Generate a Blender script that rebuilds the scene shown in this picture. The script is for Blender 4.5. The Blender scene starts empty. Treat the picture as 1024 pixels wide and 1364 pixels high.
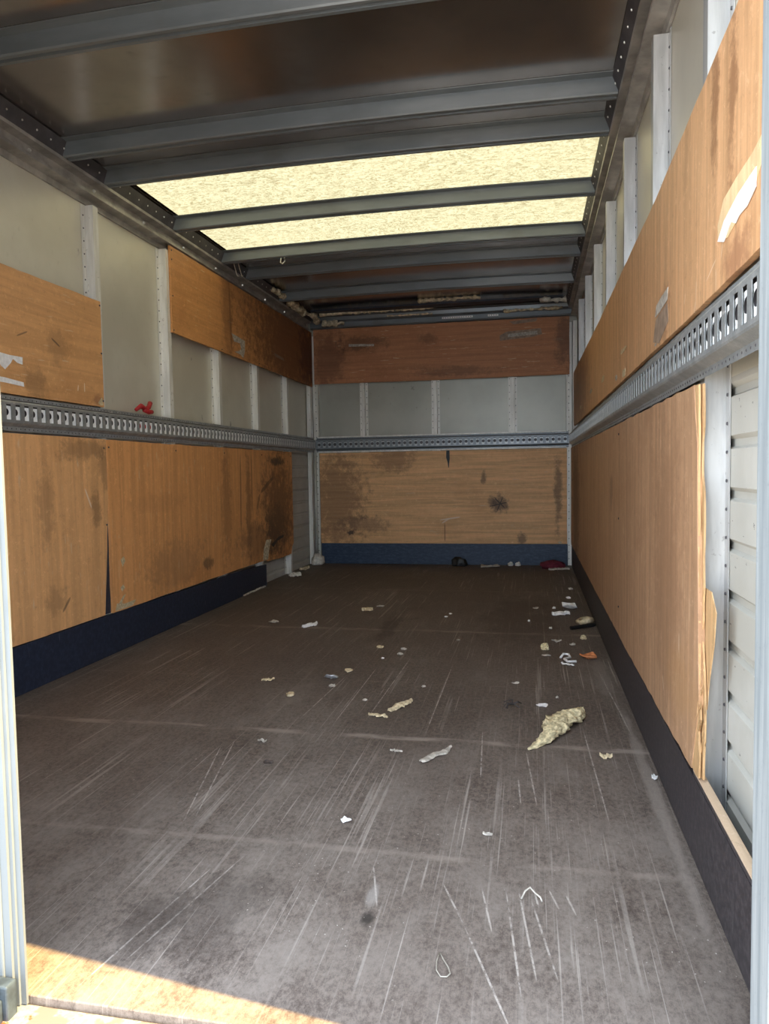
import bpy, bmesh, math, random
from mathutils import Vector, Matrix, noise
random.seed(7)
sc = bpy.context.scene
COL = sc.collection

# ------------------------------------------------------------------ camera
W, REAR = 2.3, -5.43                       # inside width; y of the rear sill (back wall is y = 0)
F, YAW, PITCH, ROLL = 960.187, 0.200678, 0.0573565, 0.0166549
cam = bpy.data.cameras.new('camera'); cam_o = bpy.data.objects.new('camera', cam); COL.objects.link(cam_o)
cam.sensor_fit = 'VERTICAL'; cam.sensor_height = 24.0; cam.lens = F * 24.0 / 1364.0
cam.clip_start = 0.02
cy, sy, cp, sp = math.cos(YAW), math.sin(YAW), math.cos(PITCH), math.sin(PITCH)
fwd = Vector((-sy * cp, cy * cp, -sp)); right = Vector((cy, sy, 0)); down = fwd.cross(right)
r2 = math.cos(ROLL) * right + math.sin(ROLL) * down
d2 = -math.sin(ROLL) * right + math.cos(ROLL) * down
M = Matrix((r2, -d2, -fwd)).transposed().to_4x4(); M.translation = Vector((1.95836, -6.42915, 0.85311))
cam_o.matrix_world = M
sc.camera = cam_o

# ------------------------------------------------------------------ light and exposure
wd = bpy.data.worlds.new('sky'); sc.world = wd; wd.use_nodes = True
bg = wd.node_tree.nodes['Background']
bg.inputs[0].default_value = (0.78, 0.90, 1.06, 1); bg.inputs[1].default_value = 1.0
ELEV = math.radians(52)
to_sun = Vector((0.991 * math.cos(ELEV), -0.132 * math.cos(ELEV), math.sin(ELEV)))
sl = bpy.data.lights.new('sun', 'SUN'); sl.energy = 4.4; sl.color = (1.0, 0.69, 0.28); sl.angle = math.radians(0.5)
so = bpy.data.objects.new('sun', sl); COL.objects.link(so); so.location = (6, -7, 8)
so.rotation_euler = to_sun.to_track_quat('Z', 'Y').to_euler()
sc.view_settings.view_transform = 'Standard'; sc.view_settings.look = 'None'
sc.view_settings.gamma = 1.0; sc.view_settings.use_curve_mapping = False
sc.view_settings.exposure = 2.78
sc.cycles.use_denoising = True
sc.cycles.max_bounces = 10; sc.cycles.diffuse_bounces = 6; sc.cycles.transmission_bounces = 6
sc.cycles.sample_clamp_indirect = 6.0

# ------------------------------------------------------------------ material helpers
class NT:
    def __init__(s, name):
        s.m = bpy.data.materials.new(name); s.m.use_nodes = True
        s.t = s.m.node_tree; s.p = s.t.nodes['Principled BSDF']
        s.pos = s.t.nodes.new('ShaderNodeNewGeometry').outputs['Position']
    def n(s, typ, **kw):
        o = s.t.nodes.new(typ)
        for k, v in kw.items(): setattr(o, k, v)
        return o
    def link(s, a, b): s.t.links.new(a, b)
    def val(s, sock, v):
        if hasattr(v, 'is_linked'): s.link(v, sock)
        else: sock.default_value = v
    def math(s, op, a, b=0.0, c=None, clamp=False):
        o = s.n('ShaderNodeMath', operation=op, use_clamp=clamp)
        s.val(o.inputs[0], a); s.val(o.inputs[1], b)
        if c is not None: s.val(o.inputs[2], c)
        return o.outputs[0]
    def vmath(s, op, a, b):
        o = s.n('ShaderNodeVectorMath', operation=op)
        s.val(o.inputs[0], a); s.val(o.inputs[1], b)
        return o
    def noise(s, scale=(1, 1, 1), rot=(0, 0, 0), detail=4, rough=.55, dist=0.0, off=(0, 0, 0)):
        mp = s.n('ShaderNodeMapping'); s.link(s.pos, mp.inputs[0])
        mp.inputs['Location'].default_value = off; mp.inputs['Rotation'].default_value = rot
        mp.inputs['Scale'].default_value = scale
        o = s.n('ShaderNodeTexNoise'); s.link(mp.outputs[0], o.inputs['Vector'])
        o.inputs['Scale'].default_value = 1; o.inputs['Detail'].default_value = detail
        o.inputs['Roughness'].default_value = rough; o.inputs['Distortion'].default_value = dist
        return o.outputs[0]
    def ramp(s, f, lo, hi):                       # smooth 0..1 between lo and hi
        o = s.n('ShaderNodeMapRange', interpolation_type='SMOOTHSTEP'); s.val(o.inputs[0], f)
        o.inputs[1].default_value = lo; o.inputs[2].default_value = hi
        o.inputs[3].default_value = 0; o.inputs[4].default_value = 1
        return o.outputs[0]
    def mix(s, f, a, b, mode='MIX'):
        o = s.n('ShaderNodeMix', data_type='RGBA', blend_type=mode)
        s.val(o.inputs[0], f)
        for sock, v in ((o.inputs[6], a), (o.inputs[7], b)):
            if isinstance(v, tuple): sock.default_value = (*v[:3], 1)
            else: s.link(v, sock)
        return o.outputs[2]
    def blob(s, c, r, wob=None):                  # soft ellipsoid mask round world point c
        d = s.vmath('SUBTRACT', s.pos, tuple(c)); e = s.vmath('DIVIDE', d.outputs[0], tuple(r))
        l = s.n('ShaderNodeVectorMath', operation='LENGTH'); s.link(e.outputs[0], l.inputs[0])
        v = l.outputs['Value']
        if wob is not None: v = s.math('ADD', v, s.math('MULTIPLY', s.math('SUBTRACT', wob, .5), 2.6))
        return s.ramp(v, 1.0, 0.35)
    def stroke(s, a, b, w):                       # thin straight mark from a to b (world points)
        a, b = Vector(a), Vector(b); c = (a + b) / 2; u = (b - a); L = u.length / 2; u.normalize()
        d = s.vmath('SUBTRACT', s.pos, tuple(c)).outputs[0]
        t = s.vmath('DOT_PRODUCT', d, tuple(u)).outputs['Value']
        l = s.n('ShaderNodeVectorMath', operation='LENGTH'); s.link(d, l.inputs[0])
        q = s.math('SUBTRACT', s.math('MULTIPLY', l.outputs['Value'], l.outputs['Value']), s.math('MULTIPLY', t, t))
        e = s.math('ADD', s.math('DIVIDE', q, w * w), s.math('POWER', s.math('ABSOLUTE', s.math('DIVIDE', t, L)), 4.0))
        return s.ramp(e, 1.0, 0.3)
    def bump(s, h, strength=.2, dist=.01):
        o = s.n('ShaderNodeBump'); o.inputs['Strength'].default_value = strength; o.inputs['Distance'].default_value = dist
        s.val(o.inputs['Height'], h); s.link(o.outputs[0], s.p.inputs['Normal'])
    def done(s, col=None, rough=.6, metal=0.0, spec=.5):
        if col is not None:
            if isinstance(col, tuple): s.p.inputs['Base Color'].default_value = (*col[:3], 1)
            else: s.link(col, s.p.inputs['Base Color'])
        s.val(s.p.inputs['Roughness'], rough); s.val(s.p.inputs['Metallic'], metal)
        s.p.inputs['Specular IOR Level'].default_value = spec
        return s.m

def simple(name, col, rough=.6, metal=0.0, var=.25, scale=30, spec=.5):
    t = NT(name); n = t.noise((scale,) * 3, detail=5)
    c = t.mix(t.ramp(n, .35, .7), tuple(x * (1 - var) for x in col), tuple(min(1, x * (1 + var * .5)) for x in col))
    return t.done(c, rough, metal, spec)

def plywood(name, base, grain='z', face='x', stains=(), strokes=(), rough=.55, seed=0, speck=1.0, gk=.5):
    """grain: axis the grain runs along. face: axis normal to the sheet."""
    t = NT(name)
    g = {'x': (1.6, 30, 38), 'y': (30, 1.6, 38), 'z': (34, 34, 1.5)}[grain]
    g2 = {'x': (3, 120, 150), 'y': (120, 3, 150), 'z': (140, 140, 4)}[grain]
    off = (seed * 3.1, seed * 1.7, seed * 2.3)
    base = tuple(min(.75, x * 1.32) for x in base)
    a = t.noise(g, detail=6, rough=.6, dist=.6, off=off)
    b = t.noise(g2, detail=3, off=off)
    big = t.noise((1.5, 1.5, 1.9), detail=5, rough=.6, off=off)
    fine = t.noise((30, 30, 30), detail=8, rough=.9, off=off)
    dk = tuple(x * .60 for x in base); lt = tuple(min(1, x * m) for x, m in zip(base, (1.28, 1.3, 1.36)))
    c = t.mix(t.ramp(a, .30, .70), tuple(x * (1 - .40 * gk) for x in base), tuple(x + (y - x) * (.3 + .7 * gk) for x, y in zip(base, lt)))
    c = t.mix(t.math('MULTIPLY', t.ramp(b, .5, .8), .6 * gk), c, dk)
    c = t.mix(t.math('MULTIPLY', t.ramp(big, .50, .75), .5), c, tuple(x * m for x, m in zip(base, (.62, .52, .44))))
    c = t.mix(t.math('MULTIPLY', t.ramp(fine, .54, .66), .62 * speck), c, tuple(min(1, x * m) for x, m in zip(base, (1.5, 1.65, 1.9))))
    c = t.mix(t.math('MULTIPLY', t.ramp(fine, .45, .34), .55 * speck), c, tuple(x * .5 for x in base))
    wob = t.noise((16, 16, 16), detail=8, rough=.78, off=off)
    # scuffs: short pale nicks
    s = t.noise({'x': (9, 60, 90), 'y': (60, 9, 90), 'z': (70, 70, 10)}[grain], rot=(.15, .1, .2), detail=2, off=(off[0] + 5, 2, 1))
    m2 = t.noise((5, 5, 5), detail=2, off=(3, off[1], 9))
    c = t.mix(t.math('MULTIPLY', t.math('MULTIPLY', t.ramp(s, .655, .70), t.ramp(m2, .42, .60)), .8), c, (.68, .47, .29))
    for st in stains:
        cc, rr, col, k = st
        c = t.mix(t.math('MULTIPLY', t.blob(cc, rr, wob), k), c, col)
    for a_, b_, w_, col, k in strokes:
        c = t.mix(t.math('MULTIPLY', t.stroke(a_, b_, w_), k), c, col)
    t.bump(t.math('ADD', a, t.math('MULTIPLY', fine, .6)), .18, .003)
    return t.done(c, rough, 0, .4)

DRT = (.045, .03, .022); CHIP = (.78, .62, .45); WATER = (.16, .07, .03)

PLY = {}
PLY['left_up_near'] = plywood('worn plywood a', (.48, .25, .10), 'y', seed=1, gk=.2, stains=[((0, -3.68, 1.40), (.1, .10, .10), DRT, .25), ((0, -3.83, 1.22), (.1, .09, .09), DRT, .35), ((0, -3.40, 1.2), (.1, .06, .03), (.2, .07, .04), .5)],
    strokes=[((0, -3.55, 1.225), (0, -3.545, 1.255), .004, CHIP, .9), ((0, -3.50, 1.225), (0, -3.50, 1.27), .004, CHIP, .9), ((0, -3.72, 1.43), (0, -3.66, 1.40), .005, DRT, .7), ((0, -3.93, 1.40), (0, -3.86, 1.43), .004, DRT, .6)])
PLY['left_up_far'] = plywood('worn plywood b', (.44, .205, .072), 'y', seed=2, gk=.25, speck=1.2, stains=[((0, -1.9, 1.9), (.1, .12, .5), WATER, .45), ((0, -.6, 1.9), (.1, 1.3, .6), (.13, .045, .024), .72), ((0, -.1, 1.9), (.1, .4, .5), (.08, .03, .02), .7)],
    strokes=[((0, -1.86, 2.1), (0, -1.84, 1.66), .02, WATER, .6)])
PLY['left_low_near'] = plywood('worn plywood c', (.52, .275, .115), 'z', seed=3, gk=.25, stains=[((0, -3.52, .97), (.1, .25, .06), DRT, .4), ((0, -3.36, .88), (.1, .07, .13), DRT, .35), ((0, -3.8, .75), (.1, .07, .22), DRT, .28), ((0, -3.45, .70), (.1, .05, .10), DRT, .45), ((0, -3.75, .33), (.1, .10, .07), DRT, .28)],
    strokes=[((0, -3.53, .80), (0, -3.48, .70), .006, CHIP, .8), ((0, -3.72, .27), (0, -3.66, .33), .008, DRT, .6)])
PLY['left_low_far'] = plywood('worn plywood d', (.50, .235, .085), 'z', seed=4, gk=.3, stains=[((0, -2.0, .60), (.1, .10, .55), WATER, .4), ((0, -1.62, .62), (.1, .06, .5), WATER, .55), ((0, -1.0, .55), (.1, .5, .55), (.13, .06, .035), .72), ((0, -1.45, .35), (.1, .5, .2), (.15, .08, .045), .5), ((0, -1.0, .94), (.1, .22, .05), DRT, .8), ((0, -2.3, .30), (.1, .10, .05), DRT, .6), ((0, -2.7, .35), (.1, .45, .18), (.17, .10, .06), .35), ((0, -2.9, .70), (.1, .4, .06), (.2, .09, .04), .15), ((0, -1.05, .42), (.1, .3, .25), DRT, .5)],
    strokes=[((0, -1.75, 1.0), (0, -1.77, .42), .014, (.10, .04, .02), .6), ((0, -1.55, 1.0), (0, -1.56, .55), .012, (.10, .04, .02), .5), ((0, -1.4, .70), (0, -1.1, .82), .02, DRT, .6), ((0, -1.47, .58), (0, -1.40, .70), .02, DRT, .5)])
PLY['back_up'] = plywood('worn plywood e', (.36, .155, .068), 'x', 'y', seed=5, gk=.35, stains=[((.45, 0, 2.0), (.3, .1, .09), DRT, .55), ((1.05, 0, 2.02), (.12, .1, .06), DRT, .4), ((2.25, 0, 1.95), (.12, .1, .3), (.09, .05, .035), .6), ((.15, 0, 1.9), (.2, .1, .4), (.10, .04, .025), .55), ((1.3, 0, 1.72), (.5, .1, .06), (.10, .05, .03), .5)])
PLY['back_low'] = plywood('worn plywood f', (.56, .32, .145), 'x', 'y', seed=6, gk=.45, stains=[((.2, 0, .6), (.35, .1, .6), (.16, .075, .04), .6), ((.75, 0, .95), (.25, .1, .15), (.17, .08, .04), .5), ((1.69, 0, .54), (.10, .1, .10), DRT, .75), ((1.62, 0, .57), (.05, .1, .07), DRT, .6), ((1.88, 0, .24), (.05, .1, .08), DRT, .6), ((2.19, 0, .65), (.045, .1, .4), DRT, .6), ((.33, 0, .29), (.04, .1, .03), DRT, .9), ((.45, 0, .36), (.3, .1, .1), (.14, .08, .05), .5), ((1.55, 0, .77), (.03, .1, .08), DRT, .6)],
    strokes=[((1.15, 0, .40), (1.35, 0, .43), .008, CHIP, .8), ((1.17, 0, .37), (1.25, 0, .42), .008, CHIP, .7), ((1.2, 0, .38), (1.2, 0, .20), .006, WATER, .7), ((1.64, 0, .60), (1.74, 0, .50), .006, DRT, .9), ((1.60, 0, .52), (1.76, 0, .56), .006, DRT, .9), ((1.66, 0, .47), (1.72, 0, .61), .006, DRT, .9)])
PLY['right_up'] = plywood('worn plywood g', (.45, .25, .12), 'z', seed=7, gk=.5, speck=1.0, stains=[((W, -4.95, 1.52), (.1, .04, .16), (.2, .085, .035), .7), ((W, -5.07, 1.50), (.1, .035, .2), (.2, .085, .035), .7), ((W, -4.42, 1.25), (.1, .12, .08), (.2, .09, .05), .6), ((W, -1.2, 1.4), (.1, 1.0, .3), (.16, .085, .05), .5), ((W, -5.1, 1.20), (.1, .1, .05), (.25, .1, .05), .6)],
    strokes=[((W, -4.98, 1.24), (W, -4.88, 1.21), .003, CHIP, .8), ((W, -5.02, 1.27), (W, -5.0, 1.22), .003, CHIP, .8), ((W, -4.80, 1.20), (W, -4.78, 1.17), .003, CHIP, .8), ((W, -4.70, 1.24), (W, -4.68, 1.21), .003, CHIP, .8)])
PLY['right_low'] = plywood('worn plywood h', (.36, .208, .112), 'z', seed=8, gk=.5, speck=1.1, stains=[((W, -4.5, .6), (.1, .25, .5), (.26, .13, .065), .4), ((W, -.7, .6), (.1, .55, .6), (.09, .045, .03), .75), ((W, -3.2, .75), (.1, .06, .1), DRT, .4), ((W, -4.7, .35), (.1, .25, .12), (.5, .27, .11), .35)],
    strokes=[((W, -4.66, .47), (W, -4.66, .41), .006, CHIP, .9), ((W, -4.45, .31), (W, -4.47, .26), .006, CHIP, .8), ((W, -4.7, .62), (W, -4.7, .56), .005, CHIP, .8), ((W, -4.55, .30), (W, -4.62, .27), .004, CHIP, .8), ((W, -4.55, .95), (W, -4.60, .55), .003, CHIP, .5)])
RAW = plywood('raw split wood', (.44, .27, .125), 'z', seed=9, speck=.8, gk=1.0)
BARE = plywood('bare pale veneer', (.56, .40, .215), 'z', seed=11, gk=.4)
ENDG = plywood('plywood end grain', (.40, .29, .19), 'y', seed=10, speck=1.0)

# floor: dark phenolic board, dusty, scratched mostly along the load bed
t = NT('scratched brown floor board')
fine = t.noise((85, 55, 60), detail=8, rough=.9); mid = t.noise((9, 4.5, 7), detail=8, rough=.72)
big = t.noise((1.3, .8, 1), detail=4, off=(4, 2, 0))
sepy = t.n('ShaderNodeSeparateXYZ'); t.link(t.pos, sepy.inputs[0])
yy = sepy.outputs[1]; xx = sepy.outputs[0]
wear = t.ramp(yy, -3.2, -5.3)
c = t.mix(t.ramp(fine, .40, .60), (.068, .051, .042), (.146, .113, .093))
c = t.mix(t.math('MULTIPLY', t.ramp(mid, .50, .78), .5), c, (.20, .168, .145))
c = t.mix(t.math('MULTIPLY', t.ramp(mid, .45, .25), .5), c, (.038, .027, .023))
dust = t.math('MULTIPLY', t.ramp(t.math('ADD', t.math('MULTIPLY', wear, .30), big), .48, .85), t.ramp(t.math('ADD', t.math('MULTIPLY', mid, .5), t.math('MULTIPLY', fine, .5)), .36, .60))
c = t.mix(t.math('MULTIPLY', dust, .62), c, (.245, .208, .178))
msk = t.noise((2.2, 1.4, 1), detail=3, off=(1, 7, 0)); msk2 = t.noise((1.6, 2.0, 1), detail=3, off=(6, 1, 3))
for rz, sx_, sy_, lo, k, mm, o in ((.02, 150, .9, .635, .6, msk, (0, 0, 0)), (-.10, 120, 1.3, .645, .6, msk2, (3, 1, 0)), (.14, 120, 1.1, .655, .6, msk, (7, 3, 0)), (.26, 160, 1.4, .65, .5, msk2, (5, 6, 0)), (.55, 90, 2.2, .68, .45, msk2, (2, 8, 0)), (-.5, 100, 2.6, .69, .4, msk, (12, 8, 0)), (.04, 380, 3, .63, .45, msk2, (9, 9, 0)), (.09, 40, .7, .60, .38, msk2, (4, 9, 0))):
    s = t.noise((sx_, sy_, 1), rot=(0, 0, rz), detail=3, rough=.6, off=o)
    m = t.math('MULTIPLY', t.ramp(s, lo, lo + .06), t.ramp(mm, .36, .60))
    c = t.mix(t.math('MULTIPLY', m, k), c, (.42, .37, .32))
# pale rubbed lines across the boards
wv = t.noise((3, 3, 1), detail=3, off=(2, 2, 5))
for jy, w_, k in ((-4.21, .026, .85), (-4.90, .02, .5), (-2.68, .035, .6), (-3.62, .012, .18), (-1.4, .03, .25)):
    d = t.math('ABSOLUTE', t.math('SUBTRACT', t.math('ADD', yy, t.math('MULTIPLY', wv, .03)), jy + .015))
    m = t.math('MULTIPLY', t.ramp(d, w_, w_ * .2), t.ramp(t.noise((6, 20, 1), detail=4, off=(jy, 0, 0)), .38, .62))
    c = t.mix(t.math('MULTIPLY', m, k), c, (.30, .25, .21))
SCR = [((1.93, -4.99), (1.965, -5.26)), ((1.905, -4.995), (1.94, -5.3)), ((1.855, -4.99), (1.885, -5.14)), ((1.955, -5.02), (2.0, -5.25)), ((1.96, -4.98), (1.97, -5.05)),
       ((2.02, -4.98), (2.04, -5.06)), ((1.99, -4.98), (2.01, -5.05)), ((1.775, -4.99), (1.83, -5.12)), ((1.83, -5.12), (1.93, -5.38)), ((1.02, -4.28), (1.14, -4.83)), ((1.00, -4.35), (1.12, -4.85)),
       ((1.20, -3.55), (1.17, -4.1)), ((1.30, -3.4), (1.30, -4.15)), ((1.42, -3.2), (1.40, -4.1)), ((1.62, -3.3), (1.62, -4.2)), ((1.94, -4.25), (1.97, -4.62)), ((1.92, -4.45), (1.93, -4.62)), ((2.12, -4.0), (2.14, -4.7)), ((1.80, -4.1), (1.82, -4.5)), ((2.23, -3.3), (2.27, -4.1)), ((1.28, -5.0), (1.21, -5.41)), ((1.33, -4.95), (1.25, -5.35)), ((1.62, -4.95), (1.66, -5.1))]
for a_, b_ in SCR:
    c = t.mix(t.math('MULTIPLY', t.math('MULTIPLY', t.stroke((*a_, 0), (*b_, 0), .0024), .7), t.ramp(t.noise((30, 30, 1), detail=6, rough=.8), .38, .56)), c, (.46, .41, .36))
for cc, rr, col, k in (((1.647, -5.135, 0), (.018, .03, .1), (.02, .017, .015), .8), ((1.645, -5.06, 0), (.015, .05, .1), (.36, .33, .30), .45), ((1.36, -5.15, 0), (.12, .2, .1), (.045, .036, .031), .4), ((1.25, -5.22, 0), (.08, .15, .1), (.045, .036, .031), .45),
                       ((2.24, -3.45, 0), (.05, .35, .1), (.25, .21, .18), .5), ((1.9, -2.3, 0), (.25, .9, .1), (.04, .026, .02), .4), ((1.2, -2.6, 0), (.06, .5, .1), (.035, .023, .018), .6), ((2.27, -4.4, 0), (.02, .9, .1), (.33, .28, .24), .5)):
    c = t.mix(t.math('MULTIPLY', t.blob(cc, rr, mid), k), c, col)
sp_ = t.noise((130, 130, 1), detail=1, off=(5, 5, 5))
c = t.mix(t.math('MULTIPLY', t.ramp(sp_, .745, .76), t.math('MULTIPLY', t.ramp(msk2, .45, .6), .7)), c, (.6, .55, .48))
t.bump(fine, .08, .001)
FLOOR = t.done(c, .58, 0, .35)

t = NT('grimy aluminium roof lining')
a = t.noise((2.2, 1.6, 3), detail=5); f = t.noise((12, 18, 9), detail=6, rough=.7)
c = t.mix(t.ramp(a, .35, .7), (.34, .31, .295), (.46, .425, .40))
c = t.mix(t.math('MULTIPLY', t.ramp(f, .55, .75), .35), c, (.22, .19, .17))
ROOF = t.done(c, t.math('ADD', t.math('MULTIPLY', f, .14), .13), .92, .5)
t = NT('satin grey side skin')
a = t.noise((2, 2, 2), detail=5); f = t.noise((50, 50, 20), detail=4); dk = t.noise((11, 11, 7), detail=3, off=(3, 1, 2))
c = t.mix(t.ramp(a, .35, .7), (.60, .56, .455), (.70, .66, .55))
c = t.mix(t.math('MULTIPLY', t.ramp(f, .62, .75), .25), c, (.45, .41, .33))
c = t.mix(t.math('MULTIPLY', t.ramp(dk, .72, .78), .6), c, (.16, .14, .12))
SKIN = t.done(c, .38, .3, .5)
t = NT('dull grey back skin')
a = t.noise((2, 2, 2), detail=5); f = t.noise((30, 30, 30), detail=5); dk = t.noise((9, 9, 7), detail=4, off=(5, 1, 4), rough=.7)
c = t.mix(t.ramp(a, .35, .7), (.33, .325, .275), (.41, .40, .345))
c = t.mix(t.math('MULTIPLY', t.ramp(dk, .66, .72), .55), c, (.12, .11, .09))
BSKIN = t.done(c, .4, .3, .5)
t = NT('white ribbed side skin')
f = t.noise((60, 60, 60), detail=5, rough=.7); dk = t.noise((40, 40, 90), detail=2, off=(3, 1, 2)); a = t.noise((4, 4, 4), detail=4)
c = t.mix(t.ramp(a, .35, .7), (.44, .425, .37), (.54, .525, .47))
c = t.mix(t.math('MULTIPLY', t.ramp(dk, .71, .75), .8), c, (.10, .09, .08))
c = t.mix(t.math('MULTIPLY', t.ramp(f, .62, .75), .3), c, (.40, .36, .28))
RIBSKIN = t.done(c, .5, 0, .4)
t = NT('mill aluminium stud')
f = t.noise((30, 30, 4), detail=5); a = t.noise((70, 70, 70), detail=3)
c = t.mix(t.ramp(f, .35, .7), (.42, .415, .40), (.60, .595, .575))
c = t.mix(t.math('MULTIPLY', t.ramp(a, .66, .74), .5), c, (.22, .20, .18))
ALU = t.done(c, .42, .5, .5)
t = NT('galvanised track steel')
v = t.n('ShaderNodeTexVoronoi'); mp = t.n('ShaderNodeMapping'); t.link(t.pos, mp.inputs[0]); mp.inputs['Scale'].default_value = (60, 60, 60); t.link(mp.outputs[0], v.inputs['Vector'])
f = t.noise((25, 25, 25), detail=5, rough=.7); sc_ = t.noise((12, 12, 60), detail=3, rot=(.4, 0, 0))
c = t.mix(t.ramp(f, .35, .7), (.34, .355, .355), (.50, .515, .505))
c = t.mix(t.math('MULTIPLY', t.ramp(v.outputs['Distance'], .2, .9), .3), c, (.28, .30, .30))
c = t.mix(t.math('MULTIPLY', t.ramp(sc_, .67, .72), .6), c, (.75, .74, .71))
GALV = t.done(c, .42, .6, .5)
STRIP = simple('white backing strip', (.90, .90, .88), .5, 0, .08)
t = NT('dull roof steel')
f = t.noise((3, 14, 14), detail=4); a = t.noise((4, 4, 4), detail=4)
c = t.mix(t.ramp(f, .35, .7), (.175, .195, .21), (.22, .24, .255))
c = t.mix(t.math('MULTIPLY', t.ramp(a, .55, .75), .35), c, (.13, .125, .12))
BOW = t.done(c, .42, .45, .5)
CANT = simple('weathered cant rail steel', (.42, .395, .36), .45, .45, .3, 12)
COVE = simple('dark cove strip', (.07, .065, .07), .55, .1, .3, 12)
t = NT('pale aluminium stud')
f = t.noise((30, 30, 4), detail=5); a = t.noise((50, 50, 50), detail=4, rough=.7)
c = t.mix(t.ramp(f, .35, .7), (.66, .64, .58), (.84, .82, .76))
c = t.mix(t.math('MULTIPLY', t.ramp(a, .62, .70), .6), c, (.30, .27, .22))
ALUW = t.done(c, .45, .15, .5)
BOLT = simple('bright zinc bolt', (.75, .74, .70), .35, .7, .1)
t = NT('black coated kick board')
f = t.noise((60, 60, 60), detail=4, rough=.7); s1 = t.noise((70, 70, 6), rot=(.5, .2, .4), detail=2)
c = t.mix(t.ramp(f, .4, .7), (.026, .022, .024), (.068, .056, .058))
c = t.mix(t.math('MULTIPLY', t.ramp(s1, .69, .74), .5), c, (.22, .20, .19))
KICK = t.done(c, .5, 0, .45)
t = NT('navy coated kick board')
f = t.noise((50, 50, 50), detail=4, rough=.7); s1 = t.noise((60, 60, 7), rot=(.4, .2, .3), detail=2)
c = t.mix(t.ramp(f, .4, .7), (.012, .017, .033), (.026, .036, .062))
c = t.mix(t.math('MULTIPLY', t.ramp(s1, .70, .75), .4), c, (.14, .15, .18))
NAVY = t.done(c, .5, 0, .45)
t = NT('blue coated kick board')
f = t.noise((20, 20, 50), detail=5, rough=.7)
c = t.mix(t.ramp(f, .4, .7), (.018, .036, .075), (.045, .075, .125))
BLUE = t.done(c, .5, 0, .45)
# translucent fibreglass sheet
t = NT('translucent fibreglass roof')
for n_ in list(t.t.nodes):
    if n_.type == 'BSDF_PRINCIPLED': t.t.nodes.remove(n_)
out = [n_ for n_ in t.t.nodes if n_.type == 'OUTPUT_MATERIAL'][0]
f = t.noise((26, 52, 35), detail=7, rough=.85, dist=1.5); a = t.noise((2, 2, 2), detail=3); g = t.noise((110, 45, 60), detail=2, rot=(0, 0, .6))
c = t.mix(t.ramp(f, .40, .56), (.054, .052, .033), (.122, .131, .102))
c = t.mix(t.math('MULTIPLY', t.ramp(g, .60, .68), .6), c, (.055, .046, .026))
c = t.mix(t.math('MULTIPLY', t.ramp(a, .4, .75), .25), c, (.112, .112, .080))
tr = t.n('ShaderNodeBsdfTranslucent'); t.link(c, tr.inputs[0])
df = t.n('ShaderNodeBsdfDiffuse'); df.inputs[0].default_value = (.5, .46, .3, 1)
mx = t.n('ShaderNodeMixShader'); mx.inputs[0].default_value = .22
t.link(tr.outputs[0], mx.inputs[1]); t.link(df.outputs[0], mx.inputs[2]); t.link(mx.outputs[0], out.inputs['Surface'])
GRP = t.m

t = NT('white painted door metal')
f = t.noise((90, 90, 90), detail=4, rough=.8); a = t.noise((10, 10, 3), detail=4)
c = t.mix(t.ramp(a, .35, .7), (.125, .145, .158), (.17, .188, .195))
c = t.mix(t.math('MULTIPLY', t.ramp(f, .55, .72), .5), c, (.12, .145, .16))
POST = t.done(c, .5, .1, .4)
t = NT('galvanised corner post')
f = t.noise((90, 90, 60), detail=4, rough=.8); a = t.noise((60, 60, 3), detail=4)
c = t.mix(t.ramp(a, .35, .7), (.24, .27, .28), (.37, .395, .40))
c = t.mix(t.math('MULTIPLY', t.ramp(f, .55, .72), .5), c, (.17, .20, .22))
GPOST = t.done(c, .5, .2, .4)
t = NT('chipped painted sill steel')
a = t.noise((9, 9, 9), detail=5, rough=.65); b = t.noise((7, 7, 7), detail=5, off=(3, 3, 3)); f = t.noise((120, 120, 120), detail=4)
c = t.mix(t.ramp(f, .35, .7), (.16, .165, .16), (.28, .28, .26))
c = t.mix(t.ramp(a, .56, .60), c, (.24, .06, .018))
c = t.mix(t.ramp(b, .55, .58), c, (.15, .12, .11))
SILL = t.done(c, .7, .1, .3)
LATCH = simple('dark painted latch', (.05, .07, .09), .5, .3, .4, 40)
FOAM = simple('yellowed foam', (.76, .64, .38), .9, 0, .45, 70)
FOAMW = simple('off white foam', (.70, .66, .58), .9, 0, .25, 50)
FOAMD = simple('grubby cream foam', (.64, .54, .37), .9, 0, .45, 40)
PAPER = simple('torn white paper', (.80, .78, .75), .8, 0, .12, 60)
PAPERG = simple('grubby paper', (.50, .45, .38), .8, 0, .35, 60)
TAPE = simple('faded tape', (.34, .24, .17), .6, 0, .3, 30)
TAN = simple('tan flake', (.62, .50, .31), .8, 0, .3, 90)
GREYF = simple('crumpled grey foil', (.50, .50, .50), .4, .4, .4, 90)
ORANGE = simple('orange fragment', (.62, .22, .08), .7, 0, .3, 80)
BLACK = simple('black plastic', (.012, .012, .013), .5, 0, .3, 60)
RED = simple('red webbing', (.50, .02, .025), .6, 0, .3, 60)
MAROON = simple('dark red cloth', (.16, .015, .035), .85, 0, .35, 40)
WIRE = simple('pale wire', (.38, .34, .28), .5, .2, .2, 60)
BROWN = simple('dark brown bark', (.07, .05, .04), .8, 0, .3, 80)
GROUND = simple('concrete yard', (.34, .355, .38), .9, 0, .25, 2)

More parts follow.
